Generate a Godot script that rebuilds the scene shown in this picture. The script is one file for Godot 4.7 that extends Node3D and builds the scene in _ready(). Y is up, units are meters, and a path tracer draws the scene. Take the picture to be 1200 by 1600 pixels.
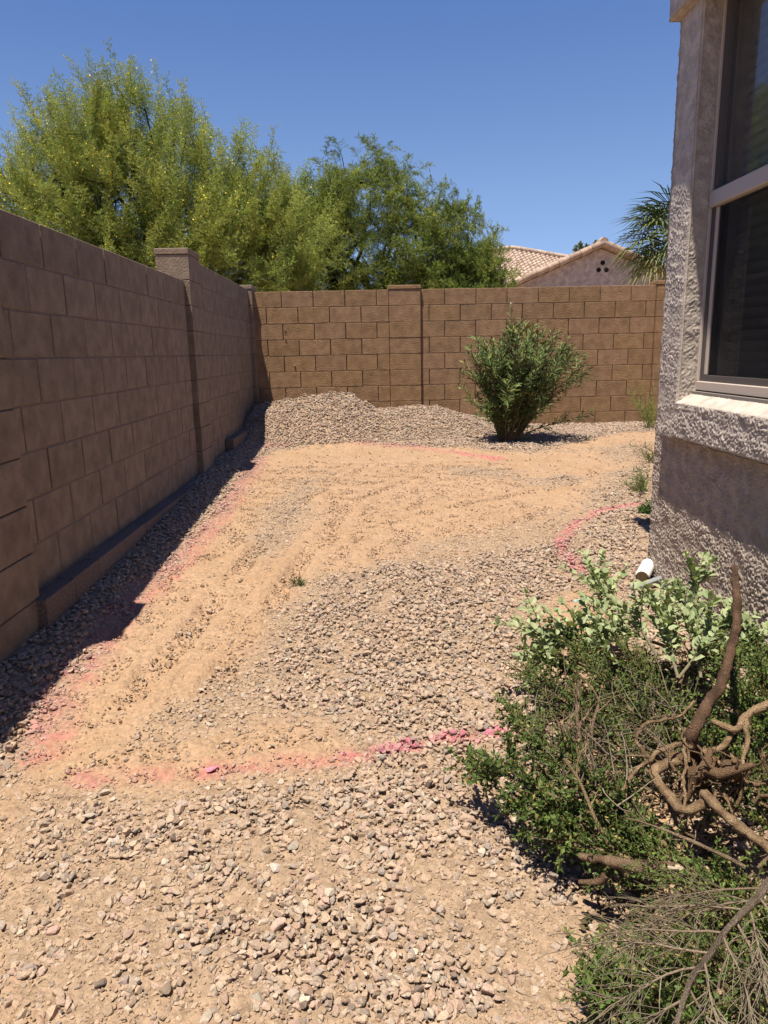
extends Node3D
# A narrow desert back yard between a block wall and a stuccoed house.

const H := 0.2032        # course height
const L := 0.4064        # block length
const SUN_A := 0.17      # sunlight: metres sideways per metre of fall
const SUN_B := 0.22      # and metres away from the viewer

var rng := RandomNumberGenerator.new()
var M := {}              # materials
var used_names := {}
var block_cache := {}
var n_big := FastNoiseLite.new()
var n_mid := FastNoiseLite.new()
var n_fine := FastNoiseLite.new()
var n_stucco := FastNoiseLite.new()
var n_stucco2 := FastNoiseLite.new()

# ---------------------------------------------------------------- mesh builder
class MB:
	var v := PackedVector3Array()
	var n := PackedVector3Array()
	var c := PackedColorArray()
	var ix := PackedInt32Array()
	func tri(a: Vector3, b: Vector3, d: Vector3, col := Color.WHITE) -> void:
		var nn := (b - a).cross(d - a).normalized()
		var k := v.size()
		v.append(a); v.append(b); v.append(d)
		n.append(nn); n.append(nn); n.append(nn)
		c.append(col); c.append(col); c.append(col)
		ix.append(k); ix.append(k + 2); ix.append(k + 1)
	func quad(a: Vector3, b: Vector3, d: Vector3, e: Vector3, col := Color.WHITE) -> void:
		var nn := (d - a).cross(e - b).normalized()
		var k := v.size()
		for p in [a, b, d, e]:
			v.append(p); n.append(nn); c.append(col)
		for i in [0, 2, 1, 0, 3, 2]:
			ix.append(k + i)
	func box(lo: Vector3, hi: Vector3, col := Color.WHITE) -> void:
		var p := func(i: int) -> Vector3:
			return Vector3(hi.x if i & 1 else lo.x, hi.y if i & 2 else lo.y, hi.z if i & 4 else lo.z)
		quad(p.call(4), p.call(5), p.call(7), p.call(6), col)
		quad(p.call(1), p.call(0), p.call(2), p.call(3), col)
		quad(p.call(0), p.call(4), p.call(6), p.call(2), col)
		quad(p.call(5), p.call(1), p.call(3), p.call(7), col)
		quad(p.call(6), p.call(7), p.call(3), p.call(2), col)
		quad(p.call(0), p.call(1), p.call(5), p.call(4), col)
	# box with chamfered edges
	func cham(lo: Vector3, hi: Vector3, b: float, col := Color.WHITE) -> void:
		var mid := (lo + hi) / 2.0
		var half := (hi - lo) / 2.0
		var P := {}
		for sx in [-1, 1]:
			for sy in [-1, 1]:
				for sz in [-1, 1]:
					var s := Vector3(sx, sy, sz)
					for ax in 3:
						var q := half - Vector3(b, b, b)
						q[ax] = half[ax]
						P[[sx, sy, sz, ax]] = mid + q * s
		for ax in 3:
			var u := (ax + 1) % 3
			var w := (ax + 2) % 3
			for s in [-1, 1]:
				var f := func(su: int, sw: int) -> Vector3:
					var k := [0, 0, 0, ax]
					k[ax] = s; k[u] = su; k[w] = sw
					return P[k]
				if s > 0:
					quad(f.call(-1, -1), f.call(1, -1), f.call(1, 1), f.call(-1, 1), col)
				else:
					quad(f.call(-1, -1), f.call(-1, 1), f.call(1, 1), f.call(1, -1), col)
			# edges parallel to ax
			for su in [-1, 1]:
				for sw in [-1, 1]:
					var g := func(sa: int, face: int) -> Vector3:
						var k := [0, 0, 0, face]
						k[ax] = sa; k[u] = su; k[w] = sw
						return P[k]
					if su * sw > 0:
						quad(g.call(-1, u), g.call(-1, w), g.call(1, w), g.call(1, u), col)
					else:
						quad(g.call(-1, u), g.call(1, u), g.call(1, w), g.call(-1, w), col)
		for sx in [-1, 1]:
			for sy in [-1, 1]:
				for sz in [-1, 1]:
					if sx * sy * sz > 0:
						tri(P[[sx, sy, sz, 0]], P[[sx, sy, sz, 1]], P[[sx, sy, sz, 2]], col)
					else:
						tri(P[[sx, sy, sz, 0]], P[[sx, sy, sz, 2]], P[[sx, sy, sz, 1]], col)
	func tube(p: PackedVector3Array, r: PackedFloat32Array, sides := 5, col := Color.WHITE, capped := false, wob := 0.0) -> void:
		var m := p.size()
		if m < 2:
			return
		var side := Vector3.ZERO
		var base := v.size()
		for i in m:
			var t := (p[mini(i + 1, m - 1)] - p[maxi(i - 1, 0)]).normalized()
			if side == Vector3.ZERO:
				side = t.cross(Vector3.UP if absf(t.y) < 0.9 else Vector3.RIGHT).normalized()
			else:
				side = (side - t * side.dot(t)).normalized()
			var up := side.cross(t)
			for k in sides:
				var an := TAU * k / sides
				var d := side * cos(an) + up * sin(an)
				var rr := r[i] * (1.0 + wob * sin(k * 2.3 + i * 1.7 + base))
				v.append(p[i] + d * rr); n.append(d); c.append(col)
		for i in m - 1:
			for k in sides:
				var a := base + i * sides + k
				var b := base + i * sides + (k + 1) % sides
				for q in [a, b, b + sides, a, b + sides, a + sides]:
					ix.append(q)
		if capped:
			for e in [0, m - 1]:
				var k0 := v.size()
				var t: Vector3 = (p[0] - p[1]).normalized() if e == 0 else (p[m - 1] - p[m - 2]).normalized()
				v.append(p[e]); n.append(t); c.append(col)
				for k in sides:
					v.append(v[base + e * sides + k]); n.append(t); c.append(col)
				for k in sides:
					var a := k0 + 1 + k
					var b := k0 + 1 + (k + 1) % sides
					if e == 0:
						ix.append(k0); ix.append(b); ix.append(a)
					else:
						ix.append(k0); ix.append(a); ix.append(b)
	# folded leaf of two faces
	func leaf(p: Vector3, d: Vector3, side: Vector3, len: float, wid: float, fold: float, col: Color) -> void:
		var nn := side.cross(d).normalized()
		var mid := p + d * len * 0.45 + nn * fold
		var tip := p + d * len
		tri(p, mid - side * wid, tip, col)
		tri(p, tip, mid + side * wid, col)
	func mesh() -> ArrayMesh:
		var a := []
		a.resize(Mesh.ARRAY_MAX)
		a[Mesh.ARRAY_VERTEX] = v
		a[Mesh.ARRAY_NORMAL] = n
		a[Mesh.ARRAY_COLOR] = c
		a[Mesh.ARRAY_INDEX] = ix
		var m := ArrayMesh.new()
		m.add_surface_from_arrays(Mesh.PRIMITIVE_TRIANGLES, a)
		return m

# ---------------------------------------------------------------- scene helpers
func numbered(called: String) -> String:
	var k: int = used_names.get(called, 0)
	used_names[called] = k + 1
	return called if k == 0 else "%s_%03d" % [called, k]

func tag(o: Node, label: String, category: String, group := "", kind := "") -> void:
	if label: o.set_meta("label", label)
	if category: o.set_meta("category", category)
	if group: o.set_meta("group", group)
	if kind: o.set_meta("kind", kind)

func thing(called: String, label: String, category: String, at := Vector3.ZERO, group := "") -> Node3D:
	var o := Node3D.new()
	o.name = numbered(called)
	add_child(o)
	o.position = at
	tag(o, label, category, group)
	return o

func put(mesh: Mesh, called: String, mat: Material, parent: Node) -> MeshInstance3D:
	var o := MeshInstance3D.new()
	o.mesh = mesh
	o.material_override = mat
	o.name = numbered(called) if parent == self else called
	parent.add_child(o, true)
	return o

func scatter(mesh: Mesh, xf: Array, cols: PackedColorArray, called: String, mat: Material, parent: Node) -> MultiMeshInstance3D:
	var mm := MultiMesh.new()
	mm.transform_format = MultiMesh.TRANSFORM_3D
	mm.use_colors = true
	mm.mesh = mesh
	mm.instance_count = xf.size()
	var buf := PackedFloat32Array()
	buf.resize(xf.size() * 16)
	for i in xf.size():
		var t: Transform3D = xf[i]
		var k := i * 16
		var b := t.basis
		buf[k] = b.x.x; buf[k + 1] = b.y.x; buf[k + 2] = b.z.x; buf[k + 3] = t.origin.x
		buf[k + 4] = b.x.y; buf[k + 5] = b.y.y; buf[k + 6] = b.z.y; buf[k + 7] = t.origin.y
		buf[k + 8] = b.x.z; buf[k + 9] = b.y.z; buf[k + 10] = b.z.z; buf[k + 11] = t.origin.z
		var cc := cols[i]
		buf[k + 12] = cc.r; buf[k + 13] = cc.g; buf[k + 14] = cc.b; buf[k + 15] = 1.0
	mm.buffer = buf
	var o := MultiMeshInstance3D.new()
	o.multimesh = mm
	o.material_override = mat
	o.name = numbered(called) if parent == self else called
	parent.add_child(o, true)
	return o

func R(a: float, b: float) -> float:
	return rng.randf_range(a, b)

func rdir() -> Vector3:
	var y := R(-1, 1)
	var t := R(0, TAU)
	var s := sqrt(1.0 - y * y)
	return Vector3(s * cos(t), y, s * sin(t))

func lin(r: float, g: float, b: float) -> Color:
	return Color(r, g, b)

# grey texture from noise, values between lo and hi (0..1)
func grey(size: int, freq: float, octaves: int, lo: float, hi: float, sd: int, kind := FastNoiseLite.TYPE_SIMPLEX_SMOOTH, specks := 0.0) -> ImageTexture:
	var f := FastNoiseLite.new()
	f.noise_type = kind
	f.seed = sd
	f.frequency = freq
	f.fractal_octaves = octaves
	f.fractal_gain = 0.6
	var img := f.get_seamless_image(size, size, false, false, 0.12)
	img.convert(Image.FORMAT_L8)
	var d := img.get_data()
	var r := RandomNumberGenerator.new()
	r.seed = sd
	for i in d.size():
		var x := lo + (hi - lo) * d[i] / 255.0
		if specks > 0.0:
			x += r.randf_range(-specks, specks)
		d[i] = clampi(int(x * 255.0), 0, 255)
	img = Image.create_from_data(size, size, false, Image.FORMAT_L8, d)
	img.generate_mipmaps()
	return ImageTexture.create_from_image(img)

func matte(col: Color, rough := 0.95) -> StandardMaterial3D:
	var m := StandardMaterial3D.new()
	m.albedo_color = col.linear_to_srgb()
	m.roughness = rough
	m.metallic_specular = 0.3
	return m

func rough_mat(col: Color, tex: Texture2D, scale: float, bump: Texture2D, bump_cm: float, rough := 0.95) -> StandardMaterial3D:
	var m := matte(col, rough)
	m.albedo_texture = tex
	m.uv1_triplanar = true
	m.uv1_world_triplanar = true
	m.uv1_scale = Vector3(scale, scale, scale)
	if bump:
		m.heightmap_enabled = true
		m.heightmap_texture = bump
		m.heightmap_scale = bump_cm
	return m

func leaf_mat(back: float, rough := 0.55) -> StandardMaterial3D:
	var m := matte(Color.WHITE, rough)
	m.vertex_color_use_as_albedo = true
	m.cull_mode = BaseMaterial3D.CULL_DISABLED
	if back > 0.0:
		m.backlight_enabled = true
		m.backlight = Color(back, back, back * 0.6)
	return m

func make_materials() -> void:
	var grain := grey(512, 0.06, 5, 0.62, 1.0, 3, FastNoiseLite.TYPE_SIMPLEX_SMOOTH, 0.1)
	var bumpy := grey(512, 0.09, 4, 0.0, 1.0, 5)
	var blotch := grey(512, 0.012, 5, 0.72, 1.0, 8, FastNoiseLite.TYPE_SIMPLEX_SMOOTH, 0.05)
	var sandy := grey(512, 0.15, 4, 0.0, 1.0, 11, FastNoiseLite.TYPE_SIMPLEX_SMOOTH, 0.12)
	var soil_tex := grey(1024, 0.03, 6, 0.74, 1.0, 15, FastNoiseLite.TYPE_SIMPLEX_SMOOTH, 0.05)
	var soil_bump := grey(1024, 0.035, 6, 0.0, 1.0, 16)
	var block_tex := grey(1024, 0.006, 8, 0.80, 1.04, 17, FastNoiseLite.TYPE_SIMPLEX_SMOOTH, 0.04)
	M.block = []
	M.block_far = []
	for k in [0.95, 0.98, 1.0, 1.03, 1.06]:
		var t: float = k
		M.block.append(rough_mat(Color(0.262 * t, 0.205 * t, 0.150 * t), block_tex, 1.0, bumpy, 0.3))
		M.block_far.append(rough_mat(Color(0.315 * t, 0.199 * t, 0.114 * t * (0.97 + 0.05 * sin(t * 90.0))), block_tex, 1.0, bumpy, 0.5))
	M.mortar = rough_mat(Color(0.30, 0.235, 0.185), grain, 3.0, sandy, 0.2)
	M.core = rough_mat(Color(0.20, 0.145, 0.10), grain, 3.0, sandy, 0.2)
	M.foot = []
	for k in [0.95, 1.05]:
		var t: float = k
		M.foot.append(rough_mat(Color(0.29 * t, 0.22 * t, 0.175 * t), grain, 2.0, bumpy, 0.4))
	M.ground = rough_mat(Color.WHITE, soil_tex, 1.1, soil_bump, 0.9)
	M.ground.vertex_color_use_as_albedo = true
	M.stone = matte(Color.WHITE, 0.95)
	M.stone.vertex_color_use_as_albedo = true
	M.stone.albedo_texture = grain
	M.stone.uv1_triplanar = true
	M.stone.uv1_world_triplanar = true
	M.stone.uv1_scale = Vector3(7, 7, 7)
	M.stucco = rough_mat(Color(0.56, 0.475, 0.395), blotch, 1.7, sandy, 0.25)
	M.stucco_trim = rough_mat(Color(0.64, 0.565, 0.49), blotch, 1.9, sandy, 0.2)
	M.stucco_far = rough_mat(Color(0.58, 0.485, 0.42), blotch, 0.6, null, 0.0)
	M.concrete = rough_mat(Color(0.30, 0.25, 0.20), grain, 2.0, sandy, 0.3)
	M.frame = matte(Color(0.50, 0.43, 0.37), 0.45)
	M.track = matte(Color(0.10, 0.09, 0.085), 0.5)
	M.slat = matte(Color(0.13, 0.13, 0.125), 0.5)
	M.dark = matte(Color(0.03, 0.03, 0.03))
	M.room = matte(Color(0.2, 0.18, 0.16))
	M.glass = matte(Color(0.10, 0.13, 0.13), 0.02)
	M.glass.transparency = BaseMaterial3D.TRANSPARENCY_ALPHA
	M.glass.albedo_color.a = 0.16
	M.glass.metallic_specular = 0.9
	M.screen = matte(Color(0.015, 0.015, 0.016), 0.8)
	M.screen.transparency = BaseMaterial3D.TRANSPARENCY_ALPHA
	M.screen.albedo_color.a = 0.5
	M.tile = rough_mat(Color.WHITE, blotch, 0.8, sandy, 0.2)
	M.tile.vertex_color_use_as_albedo = true
	M.fascia = matte(Color(0.22, 0.16, 0.12))
	M.hole = matte(Color(0.012, 0.01, 0.01))
	M.leaf_soft = leaf_mat(0.7)
	M.leaf_gloss = leaf_mat(0.25, 0.55)
	M.leaf_dark = leaf_mat(0.3, 0.5)
	M.flower = leaf_mat(0.3, 0.7)
	M.twig = matte(Color.WHITE, 0.9)
	M.twig.vertex_color_use_as_albedo = true
	M.twig.albedo_texture = grain
	M.twig.uv1_triplanar = true
	M.twig.uv1_world_triplanar = true
	M.twig.uv1_scale = Vector3(6, 6, 6)
	M.bark_root = rough_mat(Color.WHITE, grain, 7.0, bumpy, 1.0)
	M.bark_root.vertex_color_use_as_albedo = true
	M.plastic = matte(Color(0.78, 0.78, 0.76), 0.35)
	M.metal = matte(Color(0.42, 0.44, 0.46), 0.4)
	M.metal.metallic = 0.6
	M.blue = matte(Color(0.30, 0.45, 0.52), 0.4)
	M.soil = rough_mat(Color(0.26, 0.17, 0.10), grain, 6.0, sandy, 0.4)
	n_big.seed = 21; n_big.frequency = 0.9; n_big.fractal_octaves = 3
	n_mid.seed = 22; n_mid.frequency = 4.5; n_mid.fractal_octaves = 3
	n_fine.seed = 23; n_fine.frequency = 18.0; n_fine.fractal_octaves = 3
	n_stucco.seed = 31; n_stucco.frequency = 52.0; n_stucco.fractal_octaves = 3
	n_stucco2.seed = 32; n_stucco2.frequency = 6.0; n_stucco2.fractal_octaves = 2

# ---------------------------------------------------------------- ground
const KZ := [-1.0, 1.4, 3.0, 4.5, 6.0, 8.0, 9.6]
const KH := [0.18, 0.22, 0.29, 0.36, 0.43, 0.49, 0.51]
const ZONES := [
	["main", 1.00, [-0.44, -3.59, -0.33, -3.68, -0.15, -3.79, 0.14, -3.99, 0.36, -3.89, 0.64, -4.08, 0.96, -4.18, 1.17, -4.39, 1.48, -4.91, 1.88, -5.14, 1.92, -4.87, 1.45, -3.62, 0.95, -3.42, 0.71, -3.23, 0.61, -2.82, 0.63, -2.35, 0.53, -1.82, 0.26, -1.70, 0.06, -1.96, -0.10, -2.07, -0.13, -2.18, -0.31, -2.35, -0.40, -2.48, -0.45, -2.87, -0.43, -3.25]],
	["edge", 0.62, [-0.44, -3.54, -0.45, -2.87, -0.40, -2.48, -0.13, -2.18, -0.10, -2.03, -0.39, -2.22, -0.59, -2.15, -0.84, -2.26, -0.84, -2.37, -0.67, -2.52, -0.56, -2.87]],
	["dirtpatch", 0.05, [-0.47, -2.23, -0.14, -2.25, -0.12, -2.03, -0.17, -1.98, -0.42, -1.94, -0.49, -2.08]],
	["fore", 0.74, [-0.88, -1.36, -0.98, -1.66, -0.92, -1.84, -0.78, -1.91, -0.54, -1.93, -0.37, -1.96, -0.13, -2.00, 0.06, -2.02, 0.34, -1.98, 0.59, -1.47, 0.46, -1.09, -0.75, -1.12]],
	["foredense", 1.10, [-0.25, -1.91, 0.06, -1.99, 0.29, -1.95, 0.35, -1.63, 0.15, -1.63, -0.09, -1.69]],
	["foredense2", 1.05, [-0.28, -1.45, -0.08, -1.53, 0.10, -1.42, 0.15, -1.30, 0.03, -1.15, -0.27, -1.16]],
	["leftstones", 0.95, [-1.08, -1.90, -0.96, -1.93, -0.86, -1.66, -0.85, -1.41, -0.88, -1.36, -0.96, -1.51]],
	["foredirt", 0.35, [0.30, -1.40, 0.40, -1.42, 0.43, -1.25, 0.41, -1.12, 0.27, -1.12]],
	["foredirt2", 0.62, [-0.86, -1.33, -0.74, -1.43, -0.48, -1.50, -0.36, -1.16, -0.63, -1.12, -0.75, -1.12]],
	["leftedge", 0.60, [-1.25, -2.09, -1.15, -2.03, -1.06, -1.88, -1.06, -1.77, -1.02, -1.64]],
	["strip", 1.10, [-1.18, -1.60, -1.20, -2.1, -1.24, -2.6, -1.25, -3.2, -1.22, -3.78, -1.18, -4.86, -1.20, -6.34, -1.24, -7.75, -1.3, -9.8, -2.0, -9.8, -1.9, -1.3, -1.3, -1.3]],
	["g3", 0.6, [-0.93, -5.10, -0.77, -5.67, -0.64, -6.58, -0.53, -5.88, -0.58, -4.90, -0.60, -4.19, -0.73, -3.91, -0.83, -4.14]],
	["g4", 0.50, [0.54, -6.55, 1.02, -6.62, 1.33, -6.37, 1.10, -6.02, 0.56, -6.16]],
	["g4b", 0.60, [1.11, -5.97, 1.45, -6.15, 1.75, -6.03, 1.55, -5.69, 1.14, -5.68]],
	["g6", 0.45, [0.07, -4.27, 0.41, -4.45, 0.66, -4.50, 1.13, -4.93, 1.40, -5.09, 1.60, -4.98, 1.21, -4.39, 0.75, -4.10, 0.18, -4.02]],
	["right", 0.70, [1.40, -5.09, 1.95, -6.15, 2.49, -6.72, 2.55, -6.39, 1.96, -4.87, 1.53, -4.90]],
	["rightfar", 0.50, [2.24, -7.51, 2.91, -7.87, 2.55, -6.71, 2.09, -6.60]],
	["wallfoot", 1.10, [0.84, -11.35, 1.62, -11.17, 4.07, -10.58, 3.41, -8.83, 2.77, -8.56, 2.16, -7.97, 1.60, -7.38, 1.08, -7.45, 0.74, -8.07]],
	["house foot", 0.95, [0.85, -2.1, 1.0, -2.9, 1.15, -3.5, 1.4, -3.75, 1.5, -3.7, 1.5, -0.5, 0.9, -0.5]],
	["mound", 1.20, [-1.47, -8.52, -2.38, -15.25, -1.71, -20.24, 1.37, -12.51, 1.15, -8.70, 0.84, -7.69, 0.30, -7.94, -0.42, -8.14, -0.91, -7.92, -1.24, -7.74]],
]
const PAINT := [
	[0.85, 0.042, [-0.13, -2.06, -0.02, -2.07, 0.19, -2.13, 0.43, -2.15]], # near strong
	[0.4, 0.055, [-0.96, -1.98, -0.69, -1.99, -0.55, -1.99, -0.42, -2.01, -0.13, -2.05]], # near faint
	[0.34, 0.12, [-1.11, -2.12, -1.21, -2.38, -1.22, -2.67, -1.25, -3.21, -1.18, -4.10, -1.17, -5.03, -1.20, -6.34, -1.24, -7.34]], # left
	[0.3, 0.16, [-1.31, -7.97, -0.58, -8.27, 0.30, -7.89, 0.81, -7.36]], # top faint
	[0.75, 0.10, [0.68, -7.46, 0.92, -7.19, 1.13, -6.98]], # top strong
	[0.7, 0.062, [1.86, -5.09, 1.54, -4.95, 1.25, -4.60, 1.08, -4.26, 1.04, -3.96, 1.08, -3.71]], # arc
]
const GX0 := -1.9
const GZ0 := -9.8
const GS := 0.025
const GW := 260
const GD := 400
var dens := PackedFloat32Array()
var pink := PackedFloat32Array()

func base_height(z: float) -> float:
	var d := -z
	if d <= KZ[0]: return KH[0]
	for i in KZ.size() - 1:
		if d <= KZ[i + 1]:
			return lerpf(KH[i], KH[i + 1], (d - KZ[i]) / (KZ[i + 1] - KZ[i]))
	return KH[KH.size() - 1]

func bump(x: float, z: float, cx: float, cz: float, rx: float, rz: float) -> float:
	var q := ((x - cx) / rx) ** 2 + ((z - cz) / rz) ** 2
	return 0.0 if q >= 1.0 else (1.0 - q) ** 1.5 if q > 0.25 else (1.0 - q) ** 1.5

func mound_height(x: float, z: float) -> float:
	var wob := n_big.get_noise_2d(x * 1.6 + 70, z * 1.6) * 0.16
	var a := 0.47 * pow(bump(x + wob, z - wob * 0.6, -0.76, -9.05, 1.05, 1.2), 0.9)
	var b := 0.27 * pow(bump(x - wob, z + wob, 0.34, -9.2, 1.05, 1.05), 0.75)
	var e := 0.27 * bump(x, z, -1.5, -9.4, 0.7, 1.4)
	var f := 0.15 * bump(x + wob, z, 0.95, -9.45, 0.9, 0.95)
	var top := maxf(maxf(a, b), maxf(e, f)) * 0.75 + (a + b + e + f) * 0.25
	return top * (1.0 + 0.16 * n_mid.get_noise_2d(x * 0.9, z * 0.9 + 33))

func wall_x(z: float) -> float:
	return -1.5653 + (z + 3.5353) * 0.0171

func ground(x: float, z: float) -> float:
	var h := base_height(z)
	if z > -9.9 and z < 3.0 and x > -2.0 and x < 6.0:
		var dw := x - wall_x(z)
		h += 0.055 * (1.0 - smoothstep(0.12, 0.36, dw)) * (1.0 - smoothstep(-1.6, 0.0, z))
		h += mound_height(x, z)
		h += 0.012 * n_big.get_noise_2d(x, z) + 0.006 * n_mid.get_noise_2d(x, z)
	elif z <= -9.9:
		h -= 0.15
	return h

func cell(x: float, z: float) -> int:
	var i := clampi(int((x - GX0) / GS), 0, GW - 1)
	var j := clampi(int((z - GZ0) / GS), 0, GD - 1)
	return j * GW + i

func blur(a: PackedFloat32Array, r: int) -> PackedFloat32Array:
	for pass_no in 2:
		var o := PackedFloat32Array()
		o.resize(a.size())
		var step := 1 if pass_no == 0 else GW
		var count := GW if pass_no == 0 else GD
		var lines := GD if pass_no == 0 else GW
		var stride := GW if pass_no == 0 else 1
		for l in lines:
			var s0 := l * stride
			for k in count:
				var s := 0.0
				var m := 0
				for q in range(maxi(0, k - r), mini(count, k + r + 1)):
					s += a[s0 + q * step]
					m += 1
				o[s0 + k * step] = s / m
		a = o
	return a

func lay_out_ground() -> void:
	dens.resize(GW * GD)
	pink.resize(GW * GD)
	for j in GD:
		for i in GW:
			var x := GX0 + i * GS
			var z := GZ0 + j * GS
			var along := Vector2(x * 2.2 + z * 0.75, z * 0.5) if z > -5.5 else Vector2(x * 0.6 - z * 0.2, z * 2.0)
			dens[j * GW + i] = 0.03 + 0.55 * maxf(0.0, n_big.get_noise_2d(along.x * 1.4 + 3, along.y * 1.4) - 0.12)
	for zn in ZONES:
		var poly := PackedVector2Array()
		var lo := Vector2(99, 99)
		var hi := Vector2(-99, -99)
		var a: Array = zn[2]
		for k in range(0, a.size(), 2):
			var p := Vector2(a[k], a[k + 1])
			poly.append(p)
			lo = lo.min(p); hi = hi.max(p)
		for j in range(maxi(0, int((lo.y - GZ0) / GS) - 6), mini(GD, int((hi.y - GZ0) / GS) + 7)):
			for i in range(maxi(0, int((lo.x - GX0) / GS) - 6), mini(GW, int((hi.x - GX0) / GS) + 7)):
				var x := GX0 + (i + 0.5) * GS
				var z := GZ0 + (j + 0.5) * GS
				var w := Vector2(n_mid.get_noise_2d(x * 0.7 + 40, z * 0.7), n_mid.get_noise_2d(x * 0.7, z * 0.7 + 70)) * 0.13
				if Geometry2D.is_point_in_polygon(Vector2(x, z) + w, poly):
					dens[j * GW + i] = zn[1]
	dens = blur(dens, 4)
	for ln in PAINT:
		var a: Array = ln[2]
		for k in range(0, a.size() - 2, 2):
			var p := Vector2(a[k], a[k + 1])
			var q := Vector2(a[k + 2], a[k + 3])
			var w: float = ln[1]
			for j in range(maxi(0, int((minf(p.y, q.y) - 0.3 - GZ0) / GS)), mini(GD, int((maxf(p.y, q.y) + 0.3 - GZ0) / GS))):
				for i in range(maxi(0, int((minf(p.x, q.x) - 0.3 - GX0) / GS)), mini(GW, int((maxf(p.x, q.x) + 0.3 - GX0) / GS))):
					var c := Vector2(GX0 + (i + 0.5) * GS, GZ0 + (j + 0.5) * GS)
					var s := Geometry2D.get_closest_point_to_segment(c, p, q)
					var d := c.distance_to(s) + 0.03 * n_mid.get_noise_2d(c.x * 2.0, c.y * 2.0 + 9)
					var t: float = ln[0] * (1.0 - smoothstep(w * 0.35, w, d)) * clampf(0.75 + 0.9 * n_mid.get_noise_2d(c.x * 1.6 + 30, c.y * 1.6), 0.15, 1.0)
					pink[j * GW + i] = maxf(pink[j * GW + i], t)

const PINK := Color(0.74, 0.19, 0.30)

func ground_color(x: float, z: float, dn: float, pk: float) -> Color:
	var dirt := Color(0.50, 0.337, 0.213)
	var t := n_big.get_noise_2d(x * 1.3 + 11, z * 1.3) * 0.5 + n_mid.get_noise_2d(x + 5, z) * 0.5
	dirt = dirt.lerp(Color(0.435, 0.275, 0.156), clampf(0.25 + 0.9 * t, 0, 1))
	dirt = dirt.lerp(Color(0.38, 0.265, 0.168), clampf(n_fine.get_noise_2d(x, z) * 0.9, 0, 0.6))
	var bed := Color(0.40, 0.29, 0.195)
	bed = bed * (1.0 + 0.35 * n_fine.get_noise_2d(x + 3, z))
	var c := dirt.lerp(bed, smoothstep(0.1, 0.7, dn))
	var speck := clampf(pk * 1.2 + 1.8 * pk * n_fine.get_noise_2d(x * 2.3, z * 2.3 + 8), 0.0, 0.85)
	return c.lerp(Color(0.56, 0.16, 0.17), speck * 0.85)

const RUTS := [[-1.02, -1.9, -0.88, -3.0, -0.78, -4.2, -0.62, -5.4, -0.2, -6.6, 0.5, -7.2], [-0.66, -2.5, -0.55, -3.4, -0.42, -4.4, -0.2, -5.4, 0.3, -6.2, 1.2, -6.5], [-0.1, -4.6, 0.6, -5.2, 1.5, -5.7, 2.6, -7.2]]

# wheel ruts with a faint tread, left by the machine that graded the soil
func rut(x: float, z: float) -> float:
	var p := Vector2(x, z)
	var h := 0.0
	for line in RUTS:
		var run := 0.0
		for k in range(0, line.size() - 2, 2):
			var a := Vector2(line[k], line[k + 1])
			var b := Vector2(line[k + 2], line[k + 3])
			var q := Geometry2D.get_closest_point_to_segment(p, a, b)
			var d := p.distance_to(q)
			if d < 0.14 and q != b:
				var w := 1.0 - smoothstep(0.04, 0.07, d)
				var lip := smoothstep(0.05, 0.075, d) * (1.0 - smoothstep(0.085, 0.14, d))
				var s := run + a.distance_to(q)
				h = h + lip * 0.016 - w * (0.012 + 0.007 * sin(s * 80.0 + d * 40.0))
				break
			run += a.distance_to(b)
	return h

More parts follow.
